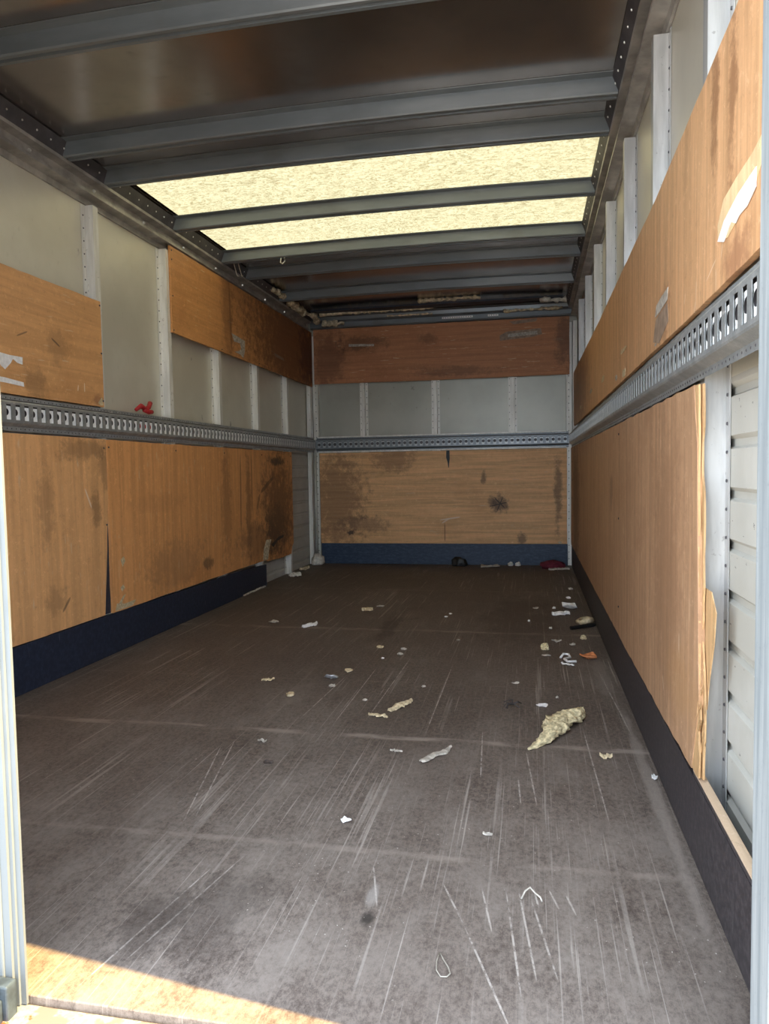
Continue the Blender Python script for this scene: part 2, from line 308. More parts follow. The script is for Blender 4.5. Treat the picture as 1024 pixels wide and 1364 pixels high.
# ------------------------------------------------------------------ mesh helpers
def link_mesh(name, bm, mat, parent=None, origin=None, smooth=False, bevel=0, mat2=None):
    """bm holds WORLD coordinates; the object origin is put at origin (or the base of the mesh)."""
    bmesh.ops.recalc_face_normals(bm, faces=bm.faces)
    if origin is None:
        if parent is not None: origin = Vector((0, 0, 0))
        else:
            xs = [v.co for v in bm.verts]
            origin = Vector(((min(v.x for v in xs) + max(v.x for v in xs)) / 2, (min(v.y for v in xs) + max(v.y for v in xs)) / 2, min(v.z for v in xs)))
    base = Vector((0, 0, 0))
    if parent is not None:
        p = parent
        while p is not None: base += p.location; p = p.parent
        origin = base + origin
    for v in bm.verts: v.co -= origin
    me = bpy.data.meshes.new(name); bm.to_mesh(me); bm.free()
    if smooth:
        for f in me.polygons: f.use_smooth = True
    me.materials.append(mat)
    if mat2: me.materials.append(mat2)
    o = bpy.data.objects.new(name, me); COL.objects.link(o)
    o.location = origin - base
    if parent is not None: o.parent = parent
    if bevel:
        b = o.modifiers.new('bevel', 'BEVEL'); b.width = bevel; b.segments = 2; b.limit_method = 'ANGLE'
    return o
def tag(o, label, cat, group=None, kind=None):
    if label: o['label'] = label
    if cat: o['category'] = cat
    if group: o['group'] = group
    if kind: o['kind'] = kind
    return o
def thing(name, loc, label, cat, group=None):
    o = bpy.data.objects.new(name, None); o.empty_display_size = .1; COL.objects.link(o); o.location = loc
    return tag(o, label, cat, group)
def copy_tree(o, loc=None, parent=None):
    c = o.copy(); COL.objects.link(c)
    if parent is not None: c.parent = parent
    if loc is not None: c.location = loc
    for ch in [k for k in bpy.data.objects if k.parent == o]: copy_tree(ch, None, c)
    return c
def add_box(bm, x0, x1, y0, y1, z0, z1):
    v = [bm.verts.new((x, y, z)) for x in (x0, x1) for y in (y0, y1) for z in (z0, z1)]
    for f in ((0, 1, 3, 2), (4, 6, 7, 5), (0, 4, 5, 1), (2, 3, 7, 6), (0, 2, 6, 4), (1, 5, 7, 3)): bm.faces.new([v[i] for i in f])
def box(*a):
    bm = bmesh.new(); add_box(bm, *a); return bm
def add_prism(bm, pts, axis, a, b):
    """pts: outline in the other two axes (in x,y,z order); extruded along axis from a to b."""
    def P(p, t): return {'x': (t, p[0], p[1]), 'y': (p[0], t, p[1]), 'z': (p[0], p[1], t)}[axis]
    A = [bm.verts.new(P(p, a)) for p in pts]; B = [bm.verts.new(P(p, b)) for p in pts]
    n = len(pts); bm.faces.new(A); bm.faces.new(B[::-1])
    for i in range(n): bm.faces.new((A[i], A[(i + 1) % n], B[(i + 1) % n], B[i]))
def prism(*a):
    bm = bmesh.new(); add_prism(bm, *a); return bm
def add_dome(bm, c, n, r, h=.6):
    """rivet or bolt head: low dome of radius r on point c, axis n"""
    n = Vector(n).normalized(); u = n.orthogonal().normalized(); w = n.cross(u); c = Vector(c)
    R1 = [bm.verts.new(c + r * (math.cos(k * math.pi / 3) * u + math.sin(k * math.pi / 3) * w)) for k in range(6)]
    R2 = [bm.verts.new(c + .65 * r * (math.cos(k * math.pi / 3) * u + math.sin(k * math.pi / 3) * w) + n * r * h) for k in range(6)]
    bm.faces.new(R2); bm.faces.new(R1[::-1])
    for k in range(6): bm.faces.new((R1[k], R1[(k + 1) % 6], R2[(k + 1) % 6], R2[k]))
def add_tube(bm, pts, r, seg=6, taper=None):
    pts = [Vector(p) for p in pts]; rings = []
    for i, p in enumerate(pts):
        d = (pts[min(i + 1, len(pts) - 1)] - pts[max(i - 1, 0)]).normalized()
        u = d.cross(Vector((0, 0, 1)))
        if u.length < .05: u = d.cross(Vector((0, 1, 0)))
        u.normalize(); w = u.cross(d)
        rr = r * (taper[i] if taper else 1)
        rings.append([bm.verts.new(p + rr * (math.cos(2 * math.pi * k / seg) * u + math.sin(2 * math.pi * k / seg) * w)) for k in range(seg)])
    for a, b in zip(rings, rings[1:]):
        for k in range(seg): bm.faces.new((a[k], a[(k + 1) % seg], b[(k + 1) % seg], b[k]))
    bm.faces.new(rings[0][::-1]); bm.faces.new(rings[-1])
def tube(*a, **k):
    bm = bmesh.new(); add_tube(bm, *a, **k); return bm
def lump(center, size, seed=0, rough=.35, freq=2.0, sub=3, rotz=0, flat=True):
    """knobbly lump resting at center.z"""
    bm = bmesh.new(); bmesh.ops.create_icosphere(bm, subdivisions=sub, radius=1)
    cz, sz = math.cos(rotz), math.sin(rotz)
    for v in bm.verts:
        q = v.co.copy(); n = noise.noise(q * freq + Vector((seed * 7.3, seed * 3.1, seed))) + .5 * noise.noise(q * freq * 2.7 + Vector((seed, seed, 4)))
        q *= 1 + rough * n
        x, y, z = q.x * size[0], q.y * size[1], q.z * size[2]
        if flat and z < -.55 * size[2]: z = -.55 * size[2]
        v.co = Vector((center[0] + x * cz - y * sz, center[1] + x * sz + y * cz, center[2] + z + (.55 * size[2] if flat else 0)))
    return bm
def flake(cx, cy_, rx, ry, rotz=0, seed=0, th=.0025, curl=.006, n=10, ragged=.35, z0=.0006):
    """torn flat scrap lying on the floor: ragged outline, some curl, real thickness"""
    R = random.Random(seed); bm = bmesh.new(); ring = []
    cz, sz = math.cos(rotz), math.sin(rotz)
    def put(u, v, h): return bm.verts.new((cx + u * cz - v * sz, cy_ + u * sz + v * cz, z0 + h))
    top, bot, mid, midb = [], [], [], []
    hs = [R.uniform(0, 1) for _ in range(n)]
    for k in range(n):
        a = 2 * math.pi * k / n; q = 1 - ragged * R.random()
        u, v = rx * q * math.cos(a), ry * q * math.sin(a); h = curl * hs[k]
        bot.append(put(u, v, h)); top.append(put(u * .97, v * .97, h + th))
        h2 = curl * .25 * R.random(); mid.append(put(u * .45, v * .45, h2 + th)); midb.append(put(u * .45, v * .45, h2))
    for k in range(n):
        j = (k + 1) % n
        bm.faces.new((top[k], top[j], mid[j], mid[k])); bm.faces.new((bot[j], bot[k], midb[k], midb[j])); bm.faces.new((bot[k], bot[j], top[j], top[k]))
    bm.faces.new(mid); bm.faces.new(midb[::-1])
    return bm
def wall_patch(name, parent, mat, axis, face, pts, th, label=None):
    """thin torn patch lying on a panel face; pts in the two in-plane axes; face towards the room by th (signed)"""
    o = link_mesh(name, prism(pts, axis, face, face + th), mat, parent)
    if label: o['label'] = label
    return o

# ------------------------------------------------------------------ setting
struct = lambda o, l=None: tag(o, l, None, None, 'structure')
struct(link_mesh('ground', box(-14, 16, -20, 12, -1.05, -.95), GROUND))
struct(link_mesh('floor', box(-.075, W + .075, REAR, .07, -.028, 0), FLOOR, bevel=.002))
o = struct(link_mesh('trim_1', box(-.10, W + .10, REAR - .13, REAR - .004, -.16, -.011), SILL, bevel=.004))
o['label'] = 'chipped orange and grey painted steel rear sill below the floor edge'

SK = .057                                           # skin lies this far behind the panel face
def side_wall(name, s, x):                          # s = +1: outward is +x
    a, b = sorted((x + s * SK, x + s * (SK + .012)))
    w = struct(link_mesh(name, box(a, b, REAR, .07, 1.03, 2.34), SKIN))
    bm = bmesh.new(); z = 0.0; prof = []
    d0, d1 = SK, SK + .010
    prof.append((x + s * (SK + .03), -.03)); prof.append((x + s * d0, -.03)); z = .045
    while z < 1.02:
        prof += [(x + s * d0, z), (x + s * d1, z + .006), (x + s * d1, z + .020), (x + s * d0, z + .028)]; z += .105
    prof += [(x + s * d0, 1.03), (x + s * (SK + .03), 1.03)]
    add_prism(bm, prof, 'y', REAR, .07)
    p = link_mesh('ribbed_skin', bm, RIBSKIN, w); p['label'] = 'white ribbed lower skin'
    return w
side_wall('wall_left', -1, 0.0); side_wall('wall_right', 1, W)
wb = struct(link_mesh('wall_back', box(-.075, W + .075, SK, SK + .02, -.03, 2.34), BSKIN))

def arch(x): return .013 * (1 - ((x - W / 2) / (W / 2)) ** 2)
ZR = 2.266
SKY0, SKY1, SX0, SX1 = -3.27, -1.97, .060, 2.258    # opening that holds the translucent sheet
def roof_mesh():
    bm = bmesh.new()
    xs = [-.075, 0, .03, SX0] + [SX0 + (SX1 - SX0) * k / 14 for k in range(1, 14)] + [SX1, 2.28, W, W + .075]
    ys = [REAR - .06, -4.4, SKY0, SKY1, -1, .075]
    def slab(z0):
        return [[bm.verts.new((x, y, ZR + arch(x) + z0)) for y in ys] for x in xs]
    A, B = slab(0), slab(.012)
    for i in range(len(xs) - 1):
        for j in range(len(ys) - 1):
            if ys[j] == SKY0 and SX0 <= xs[i] < SX1: continue
            bm.faces.new((A[i][j], A[i + 1][j], A[i + 1][j + 1], A[i][j + 1])); bm.faces.new((B[i][j], B[i][j + 1], B[i + 1][j + 1], B[i + 1][j]))
    return bm
struct(link_mesh('ceiling', roof_mesh(), ROOF, smooth=False))
# translucent sheet laid over the opening
bm = bmesh.new(); rows = []
for i in range(33):
    x = SX0 - .03 + (SX1 - SX0 + .06) * i / 32
    rows.append([bm.verts.new((x, SKY0 - .03 + (SKY1 - SKY0 + .06) * j / 24, ZR + .0135 + arch(x) + .0012 * noise.noise(Vector((x * 9, j * .9, 1))))) for j in range(25)])
for i in range(32):
    for j in range(24): bm.faces.new((rows[i][j], rows[i + 1][j], rows[i + 1][j + 1], rows[i][j + 1]))
tag(link_mesh('skylight_sheet', bm, GRP, smooth=True), 'translucent yellow fibreglass sheet glowing in the roof between the bows', 'skylight')

# rear frame: header, closed left leaf, right corner post
struct(link_mesh('trim_2', box(-.09, W + .09, REAR - .07, REAR + .03, 2.17, 2.40), GPOST, bevel=.004), 'steel header above the rear opening')
DX = 1.147
leaf = struct(link_mesh('door_1', box(-.09, DX - .030, REAR - .022, REAR - .003, -.010, 2.17), POST, bevel=.003), 'closed white rear door leaf at the left edge, seen edge on')
bm = prism([(DX - .0295, REAR - .019), (DX - .017, REAR - .019), (DX - .0165, REAR - .014), (DX - .010, REAR - .014), (DX - .0095, REAR - .010), (DX, REAR - .010), (DX, REAR - .005), (DX - .0295, REAR - .005)], 'z', -.009, 2.168)
link_mesh('edge_strip', bm, POST, leaf)['label'] = 'ridged aluminium edge strip'
bm = bmesh.new(); add_box(bm, DX - .060, DX - .006, REAR - .046, REAR - .0225, -.10, .045); add_box(bm, DX - .050, DX - .014, REAR - .058, REAR - .046, -.08, .025)
add_tube(bm, [(DX - .032, REAR - .056, -.1), (DX - .032, REAR - .056, .06)], .010, 8)
link_mesh('latch', bm, LATCH, leaf, bevel=.003)['label'] = 'dark lock bar keeper at the foot'
post = struct(link_mesh('trim_3', prism([(2.25, REAR + .03), (2.262, REAR + .03), (2.268, REAR + .02), (2.39, REAR + .02), (2.39, REAR - .05), (2.262, REAR - .05), (2.25, REAR - .045)], 'z', -.15, 2.17), GPOST, bevel=.002), 'pale galvanised corner post at the right edge of the rear opening')

# ------------------------------------------------------------------ wall studs
def hat(ax_y, x, s, z0, z1, fw=.020, fl=.030):
    """hat section stud on a side wall; web from skin to panel back"""
    d0, d1, th = SK - .001, .0125, .0025
    y = ax_y
    P = [(y - fw - fl, d0), (y - fw - fl, d0 - th), (y - fw, d0 - th), (y - fw, d1), (y + fw, d1), (y + fw, d0 - th), (y + fw + fl, d0 - th), (y + fw + fl, d0),
         (y + fw - th, d0), (y + fw - th, d1 + th), (y - fw + th, d1 + th), (y - fw + th, d0)]
    return P, d0 - th
def add_rivets(bm, pts, n, r=.0035, h=.6):
    k = len(bm.faces); bm.faces.ensure_lookup_table()
    for p in pts: add_dome(bm, p, n, r, h)
    bm.faces.ensure_lookup_table()
    for f in bm.faces[k:]: f.material_index = 1
def rivets_mesh(pts, n, r=.0035):
    bm = bmesh.new()
    for p in pts: add_dome(bm, p, n, r)
    return bm
def side_stud(x, s, y, label, group, mat):
    t_ = thing('wall_stud', (x + s * .03, y, 0), label, 'stud', group)
    P, dr = hat(y, x, s, 0, 2.095)
    bm = prism([(x + s * d, yy_) for yy_, d in P], 'z', .001, 2.097)
    zs = [.06 + .0585 * k for k in range(35)]
    for q in (-.036, .036): add_rivets(bm, [(x + s * dr, y + q, z) for z in zs], (-s, 0, 0), .0042)
    link_mesh('riveted_channel', bm, mat, t_, mat2=COVE)
    return t_
GL, GR, GB = 'studs on the left wall', 'studs on the right wall', 'studs on the back wall'
left_labels = [(-3.345, 'aluminium stud at the far edge of the nearest upper left plywood'), (-2.67, 'aluminium stud between two cream panels behind the red webbing knot, on the left wall'),
               (-2.01, 'first bare stud below the far upper left plywood, nearest the red knot'), (-1.345, 'second bare stud below the far upper left plywood, counted from the red knot'),
               (-.68, 'last left wall stud before the back corner, its foot bare at the floor')]
s0 = None
for y, lb in left_labels:
    if s0 is None: s0 = side_stud(0, -1, y, lb, GL, ALUW)
    else: tag(copy_tree(s0, (-.03, y, 0)), lb, None)
right_labels = [(-4.80, 'wide pale stud between the broken plywood edge and white ribbed skin, lower right'), (-4.135, 'second tall stud from the opening, rising above the upper right plywood'),
                (-3.47, 'tall stud above the upper right plywood beside the front of the skylight'), (-2.805, 'yellow lit stud above the upper right plywood beside the middle of the skylight'),
                (-2.14, 'yellow lit stud above the upper right plywood beside the back end of the skylight'), (-1.475, 'narrow looking stud on the right wall just past the skylight'),
                (-.81, 'second stud from the back corner on the right wall')]
s0 = None
for y, lb in right_labels:
    if s0 is None: s0 = side_stud(W, 1, y, lb, GR, ALU)
    else: tag(copy_tree(s0, (W + .03, y, 0)), lb, None)
def back_stud(x, label):
    t_ = thing('wall_stud', (x, .03, 0), label, 'stud', GB)
    P, dr = hat(x, 0, 1, 0, 2.1, fw=.016, fl=.022)
    bm = prism([(a_, d) for a_, d in P], 'z', .001, 2.13)
    zs = [.06 + .0585 * k for k in range(35)]
    for q in (-.027, .027): add_rivets(bm, [(x + q, dr, z) for z in zs], (0, -1, 0), .0042)
    link_mesh('riveted_channel', bm, ALUW, t_, mat2=COVE)
    return t_
s0 = back_stud(.465, 'leftmost white stud in the gap between the back wall plywood sheets')
for x, lb in ((1.125, 'middle white stud in the gap between the back wall plywood sheets'), (1.805, 'right white stud in the gap between the back wall plywood sheets')):
    tag(copy_tree(s0, (x, .03, 0)), lb, None)
def corner(x, s, label):
    t_ = thing('corner_post', (x, .0, 0), label, 'post')
    bm = prism([(x - s * .05, -.055), (x - s * .0135, -.055), (x - s * .0135, .0125), (x - s * .050, .0125)], 'z', .001, 2.095)
    link_mesh('corner_angle', bm, ALUW, t_, bevel=.002)
    bm = prism([(x - s * .008, .0165), (x + s * .036, .0165), (x + s * .040, .0555), (x - s * .012, .0555)], 'z', .001, 2.095)
    add_rivets(bm, [(x + s * .018, .0165, .06 + .0585 * k) for k in range(34)], (0, -1, 0), .0042)
    link_mesh('riveted_strip', bm, ALUW, t_, mat2=COVE)
    if s > 0: link_mesh('corner_tube', tube([(x + .010, -.016, .085), (x + .010, -.016, 1.026)], .014, 10), RIBSKIN, t_, smooth=True)['label'] = 'white tube below the rail'
corner(0, 1, 'pale metal corner post in the back left corner above the white foam lump')
corner(W, -1, 'pale metal corner post in the back right corner')

# ------------------------------------------------------------------ slotted load rails
def ring_cell(bm, mk, u0, u1, v0, v1, loop, w):
    """fill the rectangle u0..u1 x v0..v1 round a hole outlined by loop (list of (u,v)); mk(u,v,w)->vert position"""
    n = len(loop); cu = sum(p[0] for p in loop) / n; cv = sum(p[1] for p in loop) / n
    I = [bm.verts.new(mk(p[0], p[1], w)) for p in loop]; O = []
    for p in loop:
        du, dv = p[0] - cu, p[1] - cv
        k = min(((u1 - cu) / du if du > 1e-9 else (u0 - cu) / du if du < -1e-9 else 1e9), ((v1 - cv) / dv if dv > 1e-9 else (v0 - cv) / dv if dv < -1e-9 else 1e9))
        O.append((cu + du * k, cv + dv * k))
    OV = [bm.verts.new(mk(*p, w)) for p in O]
    for i in range(n):
        j = (i + 1) % n; bm.faces.new((I[i], I[j], OV[j], OV[i]))
        for c_ in ((u0, v0), (u0, v1), (u1, v0), (u1, v1)):       # corner fillers
            a_, b_ = O[i], O[j]
            if (abs(a_[0] - c_[0]) < 1e-7 and abs(b_[1] - c_[1]) < 1e-7 and abs(a_[1] - c_[1]) > 1e-7 and abs(b_[0] - c_[0]) > 1e-7) or (abs(a_[1] - c_[1]) < 1e-7 and abs(b_[0] - c_[0]) < 1e-7 and abs(a_[0] - c_[0]) > 1e-7 and abs(b_[1] - c_[1]) > 1e-7):
                bm.faces.new((OV[i], OV[j], bm.verts.new(mk(*c_, w))))
    return I
def rail(label, mk, n_dir, length, group='slotted load rails', dark_strip=False, hole=0.0):
    """mk(u, z, d): u along the rail, d out of the wall"""
    t_ = thing('load_rail', mk(length / 2, 1.03, 0), label, 'rail', group)
    bm = bmesh.new()
    Z0, Z1, FA, FB = 1.030, 1.165, 1.062, 1.138
    D0, D1 = -.0035, .017
    prof = [(Z0, D0), (Z0 + .017, D0), (FA - .004, D1 - .002), (FA, D1)]
    prof2 = [(FB, D1), (FB + .004, D1 - .002), (Z1 - .018, D0), (Z1, D0)]
    for pr in (prof, prof2):
        vs = [[bm.verts.new(mk(u, z, d)) for z, d in pr] for u in (0, length)]
        for k in range(len(pr) - 1): bm.faces.new((vs[0][k], vs[1][k], vs[1][k + 1], vs[0][k + 1]))
    pitch = .05; n = int(length / pitch); u0 = (length - n * pitch) / 2
    for a_, b_ in ((0, u0), (u0 + n * pitch, length)):
        bm.faces.new([bm.verts.new(mk(*q, D1)) for q in ((a_, FA), (b_, FA), (b_, FB), (a_, FB))])
    for k in range(n):
        a_ = u0 + k * pitch; c_ = a_ + pitch / 2; h = .0125; zt, zb = 1.129, 1.071
        loop = [(c_ - h, zb), (c_, zb), (c_ + h, zb), (c_ + h, 1.090), (c_ + h, 1.11), (c_ + h, zt), (c_, zt), (c_ - h, zt), (c_ - h, 1.11), (c_ - h, 1.090)]
        I = ring_cell(bm, mk, a_, a_ + pitch, FA, FB, loop, D1)
        B = [bm.verts.new(mk(p[0], p[1], D1 - .0012)) for p in loop]
        for i in range(len(loop)):
            j = (i + 1) % len(loop); bm.faces.new((I[i], I[j], B[j], B[i]))
    bmesh.ops.remove_doubles(bm, verts=bm.verts, dist=1e-5)
    for k in range(2 * n): add_rivets(bm, [mk(u0 + (k + .5) * pitch / 2, z, D0) for z in (Z0 + .009, Z1 - .009)], n_dir, .0028, .3)
    k = len(bm.faces); bm.faces.new([bm.verts.new(mk(u, z, D0 + .0015)) for u, z in ((.002, 1.05), (length - .002, 1.05), (length - .002, 1.15), (.002, 1.15))])  # dark plate added inside the rail so the strip's round holes look shaded
    bm.faces.ensure_lookup_table(); bm.faces[k].material_index = 1
    o = link_mesh('slotted_channel', bm, BOW if dark_strip else GALV, t_, mat2=COVE)
    if dark_strip:
        for z in (Z0 - .004, Z1 - .004):
            bm = bmesh.new(); q0, q1 = mk(.02, z, .0), mk(length - .02, z + .011, .0195); add_box(bm, *sum(([min(a_, b_), max(a_, b_)] for a_, b_ in zip(q0, q1)), []))
            link_mesh('pale_lip', bm, ALUW, t_)['label'] = 'pale metal lip along the rail'
    # white strip behind the slots, pierced by round holes
    bm = bmesh.new()
    DW = D1 - .0042
    for k in range(n):
        a_ = u0 + k * pitch; c_ = a_ + pitch / 2
        loop = [(c_ + hole + .0135 * math.cos(2 * math.pi * q / 12 + .1), 1.1 + .0135 * math.sin(2 * math.pi * q / 12 + .1)) for q in range(12)]
        ring_cell(bm, mk, a_, a_ + pitch, FA + .003, FB - .015, loop, DW)
    bmesh.ops.remove_doubles(bm, verts=bm.verts, dist=1e-5)
    o2 = link_mesh('backing_strip', bm, GALV if dark_strip else STRIP, t_)
    if not dark_strip: o2['label'] = 'white strip with round holes behind the slots'
    return t_
rail('long slotted steel rail along the left wall under the red webbing knot', lambda u, z, d: Vector((d, REAR + .03 + u, z)), (1, 0, 0), -REAR - .05, hole=-.009)
rail('long slotted steel rail along the right wall, shiny and largest beside the corner post', lambda u, z, d: Vector((W - d, REAR + .03 + u, z)), (-1, 0, 0), -REAR - .05, hole=.005)
rail('short dark slotted steel rail across the back wall', lambda u, z, d: Vector((.02 + u, -d, z)), (0, -1, 0), W - .04, dark_strip=True)

# ------------------------------------------------------------------ plywood and kick boards
TH = .012
def ragged(pts, amp, seed, step=.06):
    """outline with small bites along each side"""
    R = random.Random(seed); out = []
    for i, p in enumerate(pts):
        q = pts[(i + 1) % len(pts)]; L = math.hypot(q[0] - p[0], q[1] - p[1]); n = max(1, int(L / step))
        nx, ny = -(q[1] - p[1]) / L, (q[0] - p[0]) / L
        for k in range(n):
            f_ = k / n; w_ = 0 if k == 0 else R.uniform(-amp, amp)
            out.append((p[0] + (q[0] - p[0]) * f_ + nx * w_, p[1] + (q[1] - p[1]) * f_ + ny * w_))
    return out
def screws(parent, pts, n):
    for p_ in pts: link_mesh('screw', rivets_mesh([p_], n, .005), COVE, parent)
def panel(label, mat, axis, face, back, pts, amp=.0012, seed=0):
    a0 = sum(p[0] for p in pts) / len(pts); z0 = min(p[1] for p in pts)
    base = Vector((face, a0, z0)) if axis == 'x' else Vector((a0, face, z0))
    t_ = thing('plywood_panel', base, label, 'plywood', 'plywood wall lining')
    link_mesh('board', prism(ragged(pts, amp, seed), axis, back, face), mat, t_, bevel=.0008)
    return t_
def quad(a0, a1, z0, z1): return [(a0, z0), (a1, z0), (a1, z1), (a0, z1)]

p = panel('nearest upper left plywood sheet with torn white labels, above the rail', PLY['left_up_near'], 'x', 0, -TH, quad(REAR + .03, -3.352, 1.172, 1.66), seed=1)
wall_patch('torn_label', p, PAPER, 'x', .0003, [(-4.06, 1.325), (-3.975, 1.32), (-3.90, 1.322), (-3.902, 1.293), (-3.93, 1.296), (-3.955, 1.308), (-3.968, 1.29), (-4.0, 1.262), (-4.03, 1.28), (-4.06, 1.275)], .0012, 'torn white paper label')
wall_patch('torn_label', p, PAPER, 'x', .0003, [(-4.06, 1.232), (-4.0, 1.231), (-3.90, 1.224), (-3.898, 1.207), (-4.0, 1.212), (-4.06, 1.212)], .0012, 'strip of white tape')
wall_patch('bare_patch', p, TAN, 'x', .0003, [(-3.40, 1.19), (-3.37, 1.215), (-3.36, 1.18), (-3.39, 1.178)], .0008)
screws(p, [(.0003, -3.36, z) for z in (1.2, 1.42, 1.64)], (1, 0, 0))
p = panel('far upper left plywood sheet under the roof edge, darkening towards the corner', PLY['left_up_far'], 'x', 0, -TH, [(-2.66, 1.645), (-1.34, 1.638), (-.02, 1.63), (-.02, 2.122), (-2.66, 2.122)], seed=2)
wall_patch('torn_label', p, PAPERG, 'x', .0003, [(-1.84, 1.79), (-1.61, 1.775), (-1.62, 1.70), (-1.645, 1.652), (-1.70, 1.668), (-1.80, 1.672), (-1.72, 1.69), (-1.68, 1.71), (-1.70, 1.745), (-1.80, 1.74)], .0012, 'torn grey label')
wall_patch('torn_label', p, TAPE, 'x', .0003, [(-1.02, 1.785), (-.80, 1.775), (-.79, 1.755), (-1.0, 1.76)], .0012, 'faded tape strip')
screws(p, [(.0003, -2.645, z) for z in (1.66, 1.85, 2.05, 2.1)] + [(.0003, y, 1.655) for y in (-2.0, -1.345, -.68)], (1, 0, 0))
p = panel('nearest lower left plywood sheet, smudged, beside the open seam', PLY['left_low_near'], 'x', 0, -TH, [(REAR + .03, .197), (-3.408, .197), (-3.372, .5), (-3.352, .75), (-3.350, 1.022), (REAR + .03, 1.022)], seed=3)
screws(p, [(.0003, -3.37, z) for z in (.98, .62)], (1, 0, 0))
p = panel('far lower left plywood sheet with dark water runs and a chewed far corner', PLY['left_low_far'], 'x', 0, -TH, [(-3.345, .195), (-1.32, .195), (-1.26, .18), (-.95, .17), (-.72, .175), (-.70, .23), (-.655, .26), (-.655, 1.020), (-3.345, 1.020), (-3.342, .6)], seed=4, amp=.002)
for pts in ([(-3.265, .44), (-3.235, .455), (-3.225, .43), (-3.25, .405)], [(-3.275, .305), (-3.25, .318), (-3.235, .30), (-3.262, .285)], [(-3.29, .235), (-3.255, .262), (-3.23, .268), (-3.26, .24), (-3.272, .215)], [(-3.325, .20), (-3.17, .20), (-3.14, .225), (-3.24, .222), (-3.31, .235)]):
    wall_patch('chipped_patch', p, TAN, 'x', .0003, pts, .0008, 'pale chipped veneer')
wall_patch('torn_hole', p, FOAMD, 'x', .0003, [(-1.37, .20), (-1.27, .195), (-1.24, .28), (-1.19, .34), (-1.29, .345), (-1.35, .28)], .002, 'pale torn core of the chewed corner')
wall_patch('torn_hole', p, BLACK, 'x', .0003, [(-1.19, .30), (-1.02, .345), (-.90, .35), (-.92, .33), (-1.05, .315), (-1.15, .275)], .0008, 'dark hole')
screws(p, [(.0003, y, .985) for y in (-3.33, -2.67, -2.01, -1.345, -.69)], (1, 0, 0))
p = panel('upper plywood sheet on the back wall, dark red brown with tape strips', PLY['back_up'], 'y', 0, TH, [(.012, 1.655), (1.1, 1.65), (W - .012, 1.652), (W - .012, 2.145), (.012, 2.15)], seed=5)
wall_patch('tape_strip', p, PAPERG, 'y', -.0003, [(.345, 2.004), (.58, 1.995), (.58, 1.975), (.345, 1.982)], -.0012, 'pale tape strip')
wall_patch('torn_label', p, TAPE, 'y', -.0003, [(1.70, 2.01), (1.76, 2.04), (2.05, 2.055), (2.06, 2.005), (1.98, 1.985), (1.70, 1.965)], -.0010, 'peeled label patch')
wall_patch('tape_strip', p, PAPERG, 'y', -.0015, [(1.77, 2.02), (2.02, 2.035), (2.02, 2.005), (1.77, 1.99)], -.0012, 'pale tape strip on the peeled patch')
wall_patch('torn_label', p, TAPE, 'y', -.0003, [(1.78, 2.125), (2.02, 2.142), (2.01, 2.115), (1.82, 2.10)], -.0010)
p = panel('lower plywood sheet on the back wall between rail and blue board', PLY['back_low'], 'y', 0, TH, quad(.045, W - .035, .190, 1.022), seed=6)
wall_patch('tar_streak', p, BLACK, 'y', -.0003, [(1.222, 1.022), (1.25, 1.022), (1.252, .95), (1.245, .90), (1.243, .87), (1.238, .87), (1.232, .92), (1.22, .96)], -.0014, 'black tar drip below the rail')
wall_patch('chipped_patch', p, CHIP and TAN, 'y', -.0003, [(2.185, .205), (2.21, .215), (2.225, .195), (2.20, .192)], -.001)
# right wall
p = panel('long upper right plywood sheet with torn pale labels, largest panel in view', PLY['right_up'], 'x', W - .002, W + .011, [(REAR + .03, 1.180), (-4.6, 1.174), (-3.0, 1.176), (-1.2, 1.180), (-.46, 1.185), (-.42, 1.61), (-2.6, 1.585), (-4.3, 1.585), (REAR + .03, 1.63)], seed=7)
xf = W - .0022
wall_patch('torn_label', p, BARE, 'x', xf, [(-5.25, 1.345), (-5.235, 1.30), (-5.20, 1.275), (-5.05, 1.25), (-4.985, 1.262), (-4.98, 1.292), (-5.02, 1.325), (-5.10, 1.332), (-5.19, 1.335)], -.0008, 'bare pale wood where a label tore off')
wall_patch('torn_label', p, PAPER, 'x', xf - .0009, [(-5.215, 1.305), (-5.215, 1.275), (-5.17, 1.262), (-5.125, 1.262), (-5.105, 1.256), (-5.08, 1.266), (-5.09, 1.285), (-5.075, 1.268), (-5.03, 1.248), (-4.985, 1.262), (-5.03, 1.285), (-5.12, 1.30)], -.0012, 'torn white label remnant')
wall_patch('torn_label', p, PAPERG, 'x', xf, [(-4.49, 1.30), (-4.48, 1.27), (-4.41, 1.265), (-4.36, 1.262), (-4.30, 1.262), (-4.32, 1.29), (-4.40, 1.297)], -.0012, 'torn whitish label')
wall_patch('bare_patch', p, TAPE, 'x', xf, [(-4.48, 1.262), (-4.495, 1.215), (-4.36, 1.182), (-4.27, 1.20), (-4.31, 1.255)], -.0008, 'scraped brown patch')
for (y, z, ry, rz) in ((-3.60, 1.285, .10, .016), (-3.62, 1.20, .07, .025), (-2.82, 1.27, .10, .02), (-3.37, 1.21, .05, .018), (-2.13, 1.285, .10, .017), (-1.28, 1.265, .09, .02), (-4.31, 1.187, .02, .006)):
    R = random.Random(int(-y * 100)); n = 8
    wall_patch('paper_scrap', p, PAPERG if R.random() < .5 else TAN, 'x', xf, [(y + ry * (1 - .5 * R.random()) * math.cos(2 * math.pi * k / n), z + rz * (1 - .6 * R.random()) * math.sin(2 * math.pi * k / n)) for k in range(n)], -.001, 'small torn paper scrap')
